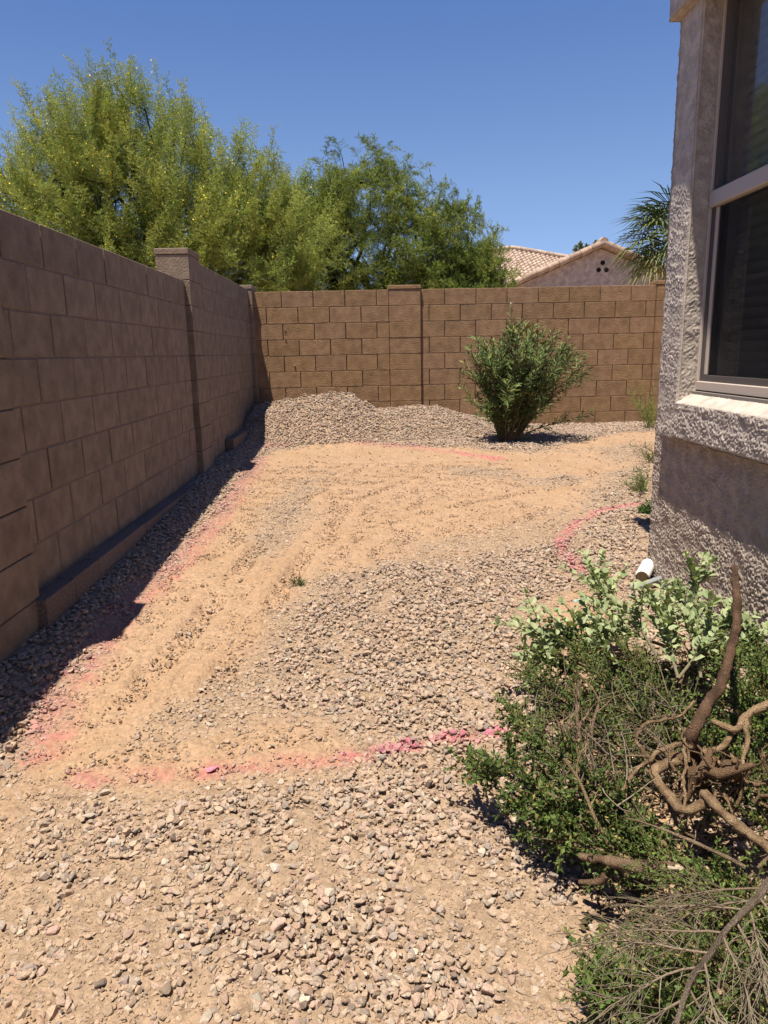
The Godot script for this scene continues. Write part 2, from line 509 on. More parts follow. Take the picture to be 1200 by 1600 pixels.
func build_ground() -> void:
	lay_out_ground()
	var xs := PackedFloat32Array([-400, -150, -60, -25, -12, -6, -3.2, -2.2])
	var zs := PackedFloat32Array([-400, -150, -80, -50, -35, -25, -18, -14, -12, -10.5, -9.95])
	var x := -1.9
	while x < 4.6:
		xs.append(x)
		x += 0.025 if x < 2.2 else 0.05
	xs.append_array(PackedFloat32Array([5.2, 6.5, 9, 14, 25, 60, 150, 400]))
	var z := -9.8
	while z < -0.4:
		zs.append(z)
		z += 0.035 if z < -6.0 else (0.025 if z < -3.5 else 0.018)
	zs.append_array(PackedFloat32Array([0.0, 0.6, 1.5, 3, 6, 12, 25, 60, 150, 400]))
	var mb := MB.new()
	var w := xs.size()
	for j in zs.size():
		for i in w:
			var px := xs[i]
			var pz := zs[j]
			var dn := 0.3
			var pk := 0.0
			var h := ground(px, pz)
			if px > GX0 and px < 4.55 and pz > GZ0 and pz < 0.15:
				var k := cell(px, pz)
				dn = dens[k]
				pk = pink[k] * (1.0 - smoothstep(0.02, 0.06, mound_height(px, pz)))
				# tracked soil: shallow furrows along the way the earth was dragged
				var loose := 1.0 - smoothstep(0.1, 0.6, dn)
				var along := (px + 0.25 * pz) if pz > -5.5 else (px * 0.35 - pz)
				h += loose * (rut(px, pz) * 1.25 * clampf(0.6 + 1.4 * n_big.get_noise_2d(px * 1.5 + 9, pz * 1.5), 0.0, 1.0) + 0.009 * sin(along * 21.0 + 5.0 * n_big.get_noise_2d(px, pz)) * maxf(0.0, n_big.get_noise_2d(px * 0.9 + 50, pz * 0.9) + 0.25) + 0.011 * n_fine.get_noise_2d(px * 0.5, pz * 0.5)) + 0.005 * n_fine.get_noise_2d(px, pz)
			mb.v.append(Vector3(px, h, pz))
			mb.c.append(ground_color(px, pz, dn, pk))
	for j in zs.size():
		for i in w:
			var i0 := maxi(i - 1, 0)
			var i1 := mini(i + 1, w - 1)
			var j0 := maxi(j - 1, 0)
			var j1 := mini(j + 1, zs.size() - 1)
			var dx := mb.v[j * w + i1] - mb.v[j * w + i0]
			var dz := mb.v[j1 * w + i] - mb.v[j0 * w + i]
			mb.n.append(dz.cross(dx).normalized())
	for j in zs.size() - 1:
		for i in w - 1:
			var a := j * w + i
			for q in [a, a + 1, a + w + 1, a, a + w + 1, a + w]:
				mb.ix.append(q)
	var o := put(mb.mesh(), "ground", M.ground, self)
	tag(o, "bare tan dirt and gravel ground of the yard", "ground", "", "structure")

# ---------------------------------------------------------------- stones
func stone_mesh(sd: int, flat := 0.75) -> ArrayMesh:
	var r := RandomNumberGenerator.new()
	r.seed = sd
	var s := SphereMesh.new()
	var t := (1.0 + sqrt(5.0)) / 2.0
	var p: Array[Vector3] = []
	for q in [[-1, t, 0], [1, t, 0], [-1, -t, 0], [1, -t, 0], [0, -1, t], [0, 1, t], [0, -1, -t], [0, 1, -t], [t, 0, -1], [t, 0, 1], [-t, 0, -1], [-t, 0, 1]]:
		p.append(Vector3(q[0], q[1], q[2]).normalized())
	var f := [[0, 11, 5], [0, 5, 1], [0, 1, 7], [0, 7, 10], [0, 10, 11], [1, 5, 9], [5, 11, 4], [11, 10, 2], [10, 7, 6], [7, 1, 8], [3, 9, 4], [3, 4, 2], [3, 2, 6], [3, 6, 8], [3, 8, 9], [4, 9, 5], [2, 4, 11], [6, 2, 10], [8, 6, 7], [9, 8, 1]]
	var mids := {}
	var g := []
	for q in f:
		var m := []
		for k in 3:
			var a: int = q[k]
			var b: int = q[(k + 1) % 3]
			var key := Vector2i(mini(a, b), maxi(a, b))
			if not mids.has(key):
				mids[key] = p.size()
				p.append((p[a] + p[b]).normalized())
			m.append(mids[key])
		g.append([q[0], m[0], m[2]]); g.append([m[0], q[1], m[1]]); g.append([m[2], m[1], q[2]]); g.append([m[0], m[1], m[2]])
	for k in 11:
		var d := Vector3(r.randf_range(-1, 1), r.randf_range(-1, 1), r.randf_range(-1, 1)).normalized()
		var cut := r.randf_range(0.42, 0.78)
		for i in p.size():
			var e := p[i].dot(d) - cut
			if e > 0.0:
				p[i] -= d * e
	var sc := Vector3(1.0, flat, r.randf_range(0.65, 0.95))
	for i in p.size():
		p[i] = p[i] * sc * r.randf_range(0.97, 1.03) * 1.22
	var mb := MB.new()
	for q in g:
		mb.tri(p[q[0]], p[q[1]], p[q[2]])
	return mb.mesh()

func stone_color(pk: float, dusty: float) -> Color:
	var t := rng.randf()
	var c: Color
	if t < 0.33: c = Color(0.62, 0.475, 0.355)
	elif t < 0.49: c = Color(0.62, 0.45, 0.365)
	elif t < 0.70: c = Color(0.54, 0.455, 0.375)
	elif t < 0.83: c = Color(0.40, 0.345, 0.30)
	elif t < 0.88: c = Color(0.46, 0.31, 0.255)
	elif t < 0.945: c = Color(0.68, 0.585, 0.47)
	else: c = Color(0.22, 0.18, 0.15)
	c = c * R(0.82, 1.16)
	c = c.lerp(Color(0.54, 0.39, 0.26), dusty)
	if pk > 0.0:
		c = c.lerp(PINK * R(0.75, 1.15), clampf(pk * R(0.2, 1.25), 0, 0.85))
	return c

var stone_kinds: Array[ArrayMesh] = []

func build_gravel() -> void:
	for k in 5:
		stone_kinds.append(stone_mesh(100 + k, [0.7, 0.8, 0.6, 0.9, 0.75][k]))
	var names := ["gravel", "gravel_mound", "gravel_strip"]
	var labels := ["tan and grey crushed gravel spread over the open dirt", "two-humped mound of tan gravel heaped against the back wall", "strip of gravel in the shade along the foot of the long block wall"]
	var xf := [[[], [], [], [], []], [[], [], [], [], []], [[], [], [], [], []]]
	var cl := []
	for a in 3:
		var row := []
		for b in 5: row.append(PackedColorArray())
		cl.append(row)
	# bands: depth from, to, stones per square metre where dense, size from, to
	var bands := [[-0.85, -2.6, 8200.0, 0.0036, 0.0128], [-2.6, -4.5, 5200.0, 0.0050, 0.0130], [-4.5, -7.0, 3600.0, 0.0065, 0.0135], [-7.0, -9.75, 3800.0, 0.008, 0.0145]]
	for bd in bands:
		var xa := -1.75
		var xb := minf(3.9, 0.35 + 0.6 * absf(bd[1])) if bd[1] < -3.0 else 1.4
		var count := int((xb - xa) * (bd[0] - bd[1]) * bd[2])
		for k in count:
			var x := R(xa, xb)
			var z := R(bd[1], bd[0])
			if x > 1.40 and z > -3.72: continue
			if x < wall_x(z) + 0.02: continue
			if z < -9.573 - (x + 1.26) * 0.0306 + 0.01: continue
			var c := cell(x, z)
			var dn := dens[c] * (0.95 + 0.7 * n_mid.get_noise_2d(x * 1.7 + 20, z * 1.7) + 0.35 * n_big.get_noise_2d(x * 2.0, z * 2.0 + 15))
			var berm := x - wall_x(z) < 0.3
			var mh := mound_height(x, z)
			if mh > 0.03: dn = maxf(dn, 1.1)
			if rng.randf() > dn: continue
			var small := rng.randf()
			var s: float = lerpf(bd[3], bd[4], pow(small, 1.7)) * (1.12 if dn > 0.7 else 0.95)
			if rng.randf() < 0.03: s *= 1.35
			var thick := smoothstep(0.5, 1.0, dn)
			var y := ground(x, z) + s * R(-0.45, 0.25) + thick * R(0.0, 0.016)
			var tilt := Basis(rdir(), R(0, 0.5)) * Basis(Vector3.UP, R(0, TAU)) * Basis(rdir(), R(0, 0.6))
			var basis := tilt.scaled_local(Vector3(s * R(0.85, 1.3), s * R(0.75, 1.05), s * R(0.8, 1.1)))
			var zone := 1 if mh > 0.03 and x > -1.45 else (2 if berm else 0)
			var kind := rng.randi() % 5
			xf[zone][kind].append(Transform3D(basis, Vector3(x, y, z)))
			cl[zone][kind].append(stone_color(pink[c] if zone != 1 else pink[c] * 0.15, R(0.0, 0.55) + 0.25 * (1.0 - thick)))
	for a in 3:
		var o := Node3D.new()
		o.name = numbered(names[a])
		add_child(o)
		tag(o, labels[a], "gravel", "", "stuff")
		for b in 5:
			var mi := scatter(stone_kinds[b], xf[a][b], cl[a][b], "stones", M.stone, o)
			mi.set_meta("kind", "stuff")
	# fine grit and crumbs of soil
	var gx := []
	var gc := PackedColorArray()
	for k in 84000:
		var z := -0.9 - 6.0 * rng.randf() ** 1.35
		var x := R(-1.35, 1.2)
		if x > 1.38 and z > -3.7: continue
		var c := cell(x, z)
		var bare_soil := dens[c] < 0.3
		var s := R(0.0016, 0.005) if not bare_soil or rng.randf() < 0.7 else R(0.003, 0.009)
		if rng.randf() > (0.5 if bare_soil else 0.25) + dens[c] + 0.8 * n_mid.get_noise_2d(x * 1.5, z * 1.5 + 60): continue
		gx.append(Transform3D(Basis(rdir(), R(0, TAU)).scaled_local(Vector3(s, s * 0.8, s)), Vector3(x, ground(x, z) + s * 0.3, z)))
		gc.append(Color(0.50, 0.345, 0.215).lerp(stone_color(0, 0.3), 0.12 if bare_soil else 0.45).lerp(PINK, pink[c] * 0.6))
	var grit := scatter(stone_kinds[1], gx, gc, "grit", M.stone, self)
	tag(grit, "fine grit and soil crumbs scattered on the dirt", "grit", "", "stuff")
	# larger single stones lying on top
	var made := 0
	while made < 170:
		var z := R(-2.6, -1.1)
		var x := R(-1.0, 0.62)
		if x > 0.3 + (-1.1 - z) * 0.1: continue
		var c := cell(x, z)
		if rng.randf() > dens[c] * 0.9: continue
		var s := R(0.0105, 0.0155)
		var pale := made < 14
		var o := MeshInstance3D.new()
		o.mesh = stone_kinds[made % 5]
		var col := Color(0.68, 0.60, 0.49) * R(0.85, 1.08) if pale else stone_color(pink[c], R(0, 0.4))
		o.material_override = stone_paint(col)
		o.name = numbered("stone")
		o.transform = Transform3D(Basis(rdir(), R(0, 0.4)) * Basis(Vector3.UP, R(0, TAU)).scaled_local(Vector3(s * R(1.0, 1.4), s * R(0.7, 1.0), s)), Vector3(x, ground(x, z) + s * 0.35, z))
		add_child(o)
		if pale: tag(o, "pale whitish stone lying among the tan foreground gravel", "stone", "pale stones in the gravel")
		else: tag(o, "larger angular stone lying on top of the foreground gravel", "stone", "larger stones in the foreground")
		made += 1
	var ps := MeshInstance3D.new()
	ps.mesh = stone_kinds[2]
	ps.material_override = stone_paint(Color(0.85, 0.33, 0.45))
	ps.name = "painted_stone"
	ps.transform = Transform3D(Basis(Vector3.UP, 0.3).scaled_local(Vector3(0.022, 0.011, 0.013)), Vector3(-0.549, ground(-0.549, -1.987) + 0.008, -1.987))
	add_child(ps)
	tag(ps, "flat stone sprayed bright pink on the faint painted line", "stone")

var paints := {}
func stone_paint(c: Color) -> StandardMaterial3D:
	var q := Color(snappedf(c.r, 0.05), snappedf(c.g, 0.04), snappedf(c.b, 0.04))
	if not paints.has(q):
		var m: StandardMaterial3D = M.stone.duplicate()
		m.vertex_color_use_as_albedo = false
		m.albedo_color = q.linear_to_srgb()
		paints[q] = m
	return paints[q]

# ---------------------------------------------------------------- block walls
func block_mesh(len: float, hgt: float, dep: float, cut := 0.003) -> ArrayMesh:
	var key := "%.3f %.3f %.3f" % [len, hgt, dep]
	if not block_cache.has(key):
		var mb := MB.new()
		mb.cham(Vector3(-len / 2, -hgt / 2, -dep), Vector3(len / 2, hgt / 2, 0), cut)
		block_cache[key] = mb.mesh()
	return block_cache[key]

func lay_block(parent: Node, u0: float, u1: float, y0: float, y1: float, z: float, dep: float, joint := 0.010, mats: Array = [], called := "block", vj := 0.008) -> void:
	if u1 - u0 < 0.03: return
	if mats.is_empty(): mats = M.block
	var o := put(block_mesh(snappedf(u1 - u0 - joint, 0.004), y1 - y0 - vj, dep), called, mats[rng.randi() % mats.size()], parent)
	o.position = Vector3((u0 + u1) / 2, (y0 + y1) / 2 + R(-0.0012, 0.0012), z + R(-0.0018, 0.0018))
	o.rotation = Vector3(R(-0.004, 0.004), R(-0.004, 0.004), R(-0.0025, 0.0025))

# courses of running bond between ua and ub; first joint of even courses at ref
func courses(parent: Node, ua: float, ub: float, top: float, v0: int, v1: int, ref: float, bed_in: float, mats: Array) -> void:
	for v in range(v0, v1):
		var y1 := top - v * H
		var y0 := y1 - H
		var first := ref + (L / 2 if posmod(v, 2) == 1 else 0.0)
		var k := floorf((ua - first) / L)
		var a := ua
		var b := first + (k + 1) * L
		while a < ub - 0.001:
			var e := minf(b, ub)
			lay_block(parent, a + R(-0.0015, 0.0015), e, y0, y1, 0.0, 0.15, 0.010, mats)
			a = e
			b += L
		var mb := MB.new()
		mb.box(Vector3(ua, y0 - 0.005, -0.15 + bed_in), Vector3(ub, y0 + 0.005, -bed_in))
		put(mb.mesh(), "mortar_bed", M.mortar, parent)

func wall_core(parent: Node, ua: float, ub: float, y0: float, y1: float, inset := 0.018) -> void:
	var mb := MB.new()
	mb.box(Vector3(ua + 0.004, y0, -0.15 + inset), Vector3(ub - 0.004, y1 - inset, -inset))
	put(mb.mesh(), "mortar_core", M.core, parent)

func pilaster(parent: Node, u0: float, y_top: float, y_bottom: float, proud: float, wide: float, mats: Array, back := -0.22) -> void:
	var p := Node3D.new()
	p.name = "pilaster"
	parent.add_child(p, true)
	p.position = Vector3(u0 + wide / 2, y_bottom, proud)
	var y := y_top
	while y > y_bottom:
		lay_block(p, -wide / 2, wide / 2, y - H - y_bottom, y - y_bottom, 0, proud - back, 0.0, mats, "block", 0.006)
		y -= H
	var mb := MB.new()
	mb.box(Vector3(-wide / 2 + 0.006, 0, back - proud + 0.006), Vector3(wide / 2 - 0.006, y_top - y_bottom, -0.006))
	put(mb.mesh(), "mortar_core", M.core, p)
	var cap := put(block_mesh(wide + 0.012, 0.046, proud - back + 0.012, 0.004), "cap", mats[3], p)
	cap.position = Vector3(0, y_top - y_bottom + 0.024, 0.006)

func build_walls() -> void:
	# long wall on the shaded side, stepping up a course at each pilaster
	var w := thing("block_wall", "long brown concrete block wall in shade, stepping up at its pilasters", "wall", Vector3(-1.5653, 0, -3.5353))
	var b := -0.0171
	w.basis = Basis(Vector3(sin(b), 0, -cos(b)), Vector3.UP, Vector3(cos(b), 0, sin(b)))
	var top := 2.1187
	courses(w, -0.565, 2.655, top, 0, 10, 0.0, 0.003, M.block)
	wall_core(w, -0.565, 2.655, 0.1, top)
	courses(w, 3.06, 5.93, top, -1, 9, 3.06 + 0.31, 0.003, M.block)
	wall_core(w, 3.06, 5.93, 0.25, top + H)
	courses(w, -3.6, -0.97, top, 1, 10, -0.97, 0.003, M.block)
	wall_core(w, -3.6, -0.97, 0.1, top - H)
	pilaster(w, -0.97, top, 0.1, 0.05, 0.405, M.block)
	pilaster(w, 2.655, top + H, 0.2, 0.05, 0.405, M.block)
	pilaster(w, 5.93, top + H, 0.3, 0.05, 0.405, M.block)
	# low kerb of thin blocks along its foot
	var u := -0.6
	for len in [0.31, 0.32, 0.40, 0.40, 0.40, 0.40, 0.40, 0.40, 0.40]:
		var e := minf(u + len, 2.66)
		lay_block(w, u, e, 0.1, 0.493, 0.09, 0.085, 0.006, M.foot, "footing_block")
		u = e
	lay_block(w, 3.87, 4.35, 0.3, 0.66, 0.09, 0.085, 0.006, M.foot, "footing_block")
	lay_block(w, 4.35, 5.05, 0.3, 0.66, 0.09, 0.085, 0.006, M.foot, "footing_block")
	# wall across the end of the yard
	var f := thing("block_wall", "sunlit brown concrete block wall across the end of the yard", "wall", Vector3(-1.26, 0, -9.573))
	var a := 0.0306
	f.basis = Basis(Vector3(cos(a), 0, -sin(a)), Vector3.UP, Vector3(sin(a), 0, cos(a)))
	var ft := 2.293
	courses(f, -0.50, 1.38, ft, 0, 10, 0.0, 0.006, M.block_far)
	wall_core(f, -0.50, 1.38, 0.2, ft)
	courses(f, 1.785, 4.87, ft, 0, 10, 2.102, 0.006, M.block_far)
	wall_core(f, 1.785, 4.87, 0.2, ft)
	courses(f, 5.275, 8.6, ft, 0, 10, 5.4, 0.006, M.block_far)
	wall_core(f, 5.275, 8.6, 0.2, ft)
	pilaster(f, 1.38, ft, 0.2, 0.045, 0.405, M.block_far)
	pilaster(f, 4.87, ft, 0.2, 0.045, 0.405, M.block_far)
	# droplets of hardened mortar
	for q in [[0.00, 1.81], [0.00, 1.69], [0.10, 1.36]]:
		var o := put(stone_kinds[1], "mortar_lump", M.foot[1], f)
		o.transform = Transform3D(Basis(rdir(), 1.0).scaled_local(Vector3(0.014, 0.017, 0.010)), Vector3(q[0] + 0.03, q[1], 0.006))

# ---------------------------------------------------------------- house at the right
func stucco_amp(p: Vector3, amp: float) -> float:
	# torn ridges from a dragged trowel
	var q := Vector3(p.x, p.y * 1.5, p.z)
	var r := n_stucco.get_noise_3d(q.x, q.y, q.z)
	var s := n_stucco2.get_noise_3d(p.x, p.y * 2.0, p.z + p.y)
	var lump := clampf(r * 2.2 + 0.35, -0.4, 1.0)
	return amp * (lump * (0.75 + 0.6 * s) + 0.6 * s)

# rectangular patch o + u*s + v*t with real relief, edges rounded back by round
func stucco_patch(mb: MB, o: Vector3, u: Vector3, v: Vector3, step: float, amp: float, round_u := 0.0, round_v := 0.0) -> void:
	var nu := maxi(2, int(u.length() / step))
	var nv := maxi(2, int(v.length() / step))
	var nn := u.cross(v).normalized()
	var base := mb.v.size()
	var pts := PackedVector3Array()
	for j in nv + 1:
		for i in nu + 1:
			var p := o + u * (float(i) / nu) + v * (float(j) / nv)
			var du := minf(i, nu - i) * u.length() / nu
			var dv := minf(j, nv - j) * v.length() / nv
			var edge := smoothstep(0.0, 0.012, minf(du, dv))
			var d := stucco_amp(p, amp) * lerpf(0.25, 1.0, edge)
			if round_u > 0.0 and du < round_u: d -= round_u - sqrt(maxf(0.0, round_u * round_u - (round_u - du) ** 2))
			if round_v > 0.0 and dv < round_v: d -= round_v - sqrt(maxf(0.0, round_v * round_v - (round_v - dv) ** 2))
			pts.append(p + nn * d)
	for j in nv + 1:
		for i in nu + 1:
			var a := pts[j * (nu + 1) + mini(i + 1, nu)] - pts[j * (nu + 1) + maxi(i - 1, 0)]
			var b := pts[mini(j + 1, nv) * (nu + 1) + i] - pts[maxi(j - 1, 0) * (nu + 1) + i]
			mb.v.append(pts[j * (nu + 1) + i])
			mb.n.append(a.cross(b).normalized())
			mb.c.append(Color.WHITE)
	for j in nv:
		for i in nu:
			var k := base + j * (nu + 1) + i
			for q in [k, k + nu + 2, k + 1, k, k + nu + 1, k + nu + 2]:
				mb.ix.append(q)

func build_house() -> void:
	var wx := 1.41     # wall face
	var tx := 1.35     # trim face
	var zc := -3.71    # corner
	var h := thing("house", "beige stucco house with a trimmed window beside the yard", "house", Vector3(wx, 0, zc))
	var off := -Vector3(wx, 0, zc)
	var add := func(mb: MB, called: String, mat: Material, parent: Node) -> MeshInstance3D:
		for i in mb.v.size(): mb.v[i] += off
		return put(mb.mesh(), called, mat, parent)
	var z_l := -3.33   # window opening, far side
	var z_r := -1.95
	var y_b := 1.30
	var y_t := 2.93
	# walls with real thickness round the opening
	var mb := MB.new()
	mb.box(Vector3(wx + 0.012, 0.40, zc + 0.01), Vector3(wx + 0.2, y_b, 3.5))
	mb.box(Vector3(wx + 0.012, y_b, zc + 0.01), Vector3(wx + 0.2, y_t, z_l - 0.02))
	mb.box(Vector3(wx + 0.012, y_b, z_r), Vector3(wx + 0.2, y_t, 3.5))
	mb.box(Vector3(wx + 0.012, y_t, zc + 0.01), Vector3(wx + 0.2, 3.45, 3.5))
	mb.box(Vector3(wx + 0.2, 0.40, zc + 0.01), Vector3(7.0, 3.45, zc + 0.2))
	mb.box(Vector3(6.8, 0.40, zc + 0.2), Vector3(7.0, 3.45, 3.5))
	mb.box(Vector3(wx + 0.2, 0.40, 3.3), Vector3(6.8, 3.45, 3.5))
	add.call(mb, "wall_frame", M.room, h)
	mb = MB.new()
	mb.box(Vector3(wx + 0.2, 0.30, zc + 0.2), Vector3(6.8, 0.42, 3.3))
	mb.box(Vector3(wx + 0.2, 3.2, zc + 0.2), Vector3(6.8, 3.3, 3.3))
	add.call(mb, "floor_and_ceiling", M.room, h)
	# stucco skin
	mb = MB.new()
	stucco_patch(mb, Vector3(wx, 0.335, zc), Vector3(0, 0, 1.9), Vector3(0, 0.80, 0), 0.0042, 0.0046, 0.018, 0.006)
	add.call(mb, "stucco_wall", M.stucco, h)
	mb = MB.new()
	stucco_patch(mb, Vector3(wx, 1.135, zc), Vector3(0, 0, 0.34), Vector3(0, 2.3, 0), 0.012, 0.004, 0.018, 0.0)
	stucco_patch(mb, Vector3(wx, 0.335, zc + 1.9), Vector3(0, 0, 5.2), Vector3(0, 0.80, 0), 0.02, 0.004)
	stucco_patch(mb, Vector3(wx, 1.135, -1.9), Vector3(0, 0, 5.3), Vector3(0, 2.3, 0), 0.03, 0.004)
	stucco_patch(mb, Vector3(wx + 1.6, 0.335, zc), Vector3(-1.6, 0, 0), Vector3(0, 3.1, 0), 0.02, 0.004, 0.018, 0.0)
	add.call(mb, "stucco_wall", M.stucco, h)
	# drip edge and stem wall
	mb = MB.new()
	mb.box(Vector3(wx - 0.004, 0.322, zc - 0.002), Vector3(wx + 0.03, 0.337, 3.5))
	add.call(mb, "drip_edge", M.metal, h)
	mb = MB.new()
	mb.box(Vector3(wx + 0.022, 0.0, zc + 0.02), Vector3(7.0, 0.40, 3.5))
	add.call(mb, "foundation", M.concrete, h)
	# window surround
	var tz := -3.53
	mb = MB.new()
	stucco_patch(mb, Vector3(tx, 1.085, tz), Vector3(0, 0, -3.315 - tz), Vector3(0, 1.83, 0), 0.0045, 0.0030, 0.012, 0.0)
	stucco_patch(mb, Vector3(tx + 0.06, 1.085, tz + 0.004), Vector3(-0.06, 0, 0), Vector3(0, 1.83, 0), 0.008, 0.002)
	stucco_patch(mb, Vector3(tx, 1.25, -3.318), Vector3(0.095, 0, -0.012), Vector3(0, 1.68, 0), 0.005, 0.0026)
	stucco_patch(mb, Vector3(tx + 0.06, 1.087, tz), Vector3(0, 0, -3.315 - tz), Vector3(-0.06, 0, 0), 0.01, 0.001)
	add.call(mb, "jamb_trim", M.stucco_trim, h)
	mb = MB.new()
	stucco_patch(mb, Vector3(tx - 0.001, 1.085, -3.33), Vector3(0, 0, 1.6), Vector3(0, 0.172, 0), 0.0045, 0.0040, 0.0, 0.014)
	stucco_patch(mb, Vector3(tx, 1.248, -3.33), Vector3(0, 0, 1.6), Vector3(0.098, 0.052, 0), 0.008, 0.0022)
	stucco_patch(mb, Vector3(tx + 0.06, 1.087, -3.33), Vector3(0, 0, 1.6), Vector3(-0.06, 0, 0), 0.01, 0.001)
	add.call(mb, "sill_trim", M.stucco_trim, h)
	mb = MB.new()
	var hx := tx - 0.045
	stucco_patch(mb, Vector3(hx, 2.90, -3.56), Vector3(0, 0, 1.85), Vector3(0, 0.20, 0), 0.008, 0.003, 0.01, 0.012)
	stucco_patch(mb, Vector3(wx, 2.903, -3.56), Vector3(0, 0, 1.85), Vector3(hx - wx, 0, 0), 0.008, 0.002)
	stucco_patch(mb, Vector3(hx, 3.097, -3.56), Vector3(0, 0, 1.85), Vector3(wx - hx, 0, 0), 0.01, 0.002)
	stucco_patch(mb, Vector3(wx, 2.90, -3.558), Vector3(hx - wx, 0, 0), Vector3(0, 0.20, 0), 0.01, 0.002)
	add.call(mb, "header_trim", M.stucco_trim, h)
	mb = MB.new()
	stucco_patch(mb, Vector3(tx, 1.25, -1.93), Vector3(0, 0, 0.21), Vector3(0, 1.66, 0), 0.01, 0.003)
	stucco_patch(mb, Vector3(tx + 0.1, 1.25, -1.93), Vector3(-0.1, 0, 0), Vector3(0, 1.66, 0), 0.02, 0.001)
	add.call(mb, "jamb_trim", M.stucco_trim, h)
	# window: frame, two sashes, panes, insect screen, blind
	var win := Node3D.new()
	win.name = "window"
	h.add_child(win)
	var fx := 1.442
	mb = MB.new()
	mb.cham(Vector3(fx, 1.305, -3.36), Vector3(fx + 0.07, 1.345, z_r + 0.02), 0.003)
	mb.cham(Vector3(fx + 0.001, 1.3455, -3.36), Vector3(fx + 0.07, 2.95, -3.325), 0.003)
	mb.cham(Vector3(fx + 0.001, 1.3455, z_r - 0.02), Vector3(fx + 0.07, 2.95, z_r + 0.02), 0.003)
	mb.cham(Vector3(fx + 0.001, 2.905, -3.3245), Vector3(fx + 0.07, 2.95, z_r - 0.0205), 0.003)
	add.call(mb, "frame", M.frame, win)
	mb = MB.new()
	mb.cham(Vector3(fx - 0.006, 2.085, -3.322), Vector3(fx + 0.04, 2.15, z_r - 0.021), 0.004)
	add.call(mb, "meeting_rail", M.frame, win)
	mb = MB.new()   # dark channels of the lower sash
	mb.box(Vector3(fx + 0.012, 1.346, -3.324), Vector3(fx + 0.06, 2.084, -3.296))
	mb.box(Vector3(fx + 0.012, 1.346, -3.2955), Vector3(fx + 0.06, 1.372, z_r - 0.021))
	mb.box(Vector3(fx + 0.012, 2.151, -3.324), Vector3(fx + 0.06, 2.904, -3.285))
	add.call(mb, "track", M.track, win)
	mb = MB.new()
	mb.cham(Vector3(fx + 0.016, 1.374, -3.2945), Vector3(fx + 0.028, 2.083, -3.27), 0.002)
	add.call(mb, "screen_frame", M.frame, win)
	mb = MB.new()
	mb.quad(Vector3(fx + 0.022, 1.373, -3.27), Vector3(fx + 0.022, 1.373, z_r - 0.02), Vector3(fx + 0.022, 2.084, z_r - 0.02), Vector3(fx + 0.022, 2.084, -3.27))
	add.call(mb, "insect_screen", M.screen, win)
	mb = MB.new()
	mb.quad(Vector3(fx + 0.045, 1.373, -3.295), Vector3(fx + 0.045, 1.373, z_r - 0.02), Vector3(fx + 0.045, 2.084, z_r - 0.02), Vector3(fx + 0.045, 2.084, -3.295))
	add.call(mb, "pane", M.glass, win)
	mb = MB.new()
	mb.quad(Vector3(fx + 0.03, 2.151, -3.284), Vector3(fx + 0.03, 2.151, z_r - 0.02), Vector3(fx + 0.03, 2.904, z_r - 0.02), Vector3(fx + 0.03, 2.904, -3.284))
	add.call(mb, "pane", M.glass, win)
	var sm := MB.new()
	for i in 3:
		var t := Vector3(0.004 * (1 - i) ** 2, 0.024 * (i - 1), 0)
		if i < 2:
			var t2 := Vector3(0.004 * (0 - i) ** 2, 0.024 * i, 0)
			sm.quad(Vector3(t.x, t.y, 0), Vector3(t.x, t.y, 1.3), Vector3(t2.x, t2.y, 1.3), Vector3(t2.x, t2.y, 0))
	var slat := sm.mesh()
	var y := 1.36
	while y < 2.93:
		var o := put(slat, "blind_slat", M.slat, win)
		o.position = Vector3(fx + 0.115, y, -3.30) + off
		o.rotation.z = 0.45
		y += 0.045
	# roof edge above the frame of the picture
	mb = MB.new()
	mb.box(Vector3(1.155, 3.36, zc - 0.28), Vector3(1.18, 3.54, 3.8))
	add.call(mb, "fascia", M.fascia, h)
	mb = MB.new()
	mb.box(Vector3(1.18, 3.40, zc - 0.28), Vector3(7.2, 3.44, 3.8))
	add.call(mb, "soffit", M.fascia, h)
	mb = MB.new()
	for k in 24:
		var z := zc - 0.28 + k * 0.34
		var p0 := Vector3(1.10, 3.60, z)
		var p1 := Vector3(4.3, 4.9, z)
		var arc := PackedVector3Array()
		for i in 7:
			var t := i / 6.0
			arc.append(Vector3(0, 0.06 * sin(t * PI), t * 0.34))
		for i in 6:
			mb.quad(p0 + arc[i], p0 + arc[i + 1], p1 + arc[i + 1], p1 + arc[i], Color(0.42, 0.29, 0.21))
	mb.quad(Vector3(4.3, 4.92, zc - 0.28), Vector3(4.3, 4.92, 7.9), Vector3(7.3, 3.6, 7.9), Vector3(7.3, 3.6, zc - 0.28), Color(0.42, 0.29, 0.21))
	add.call(mb, "tile_roof", M.tile, h)

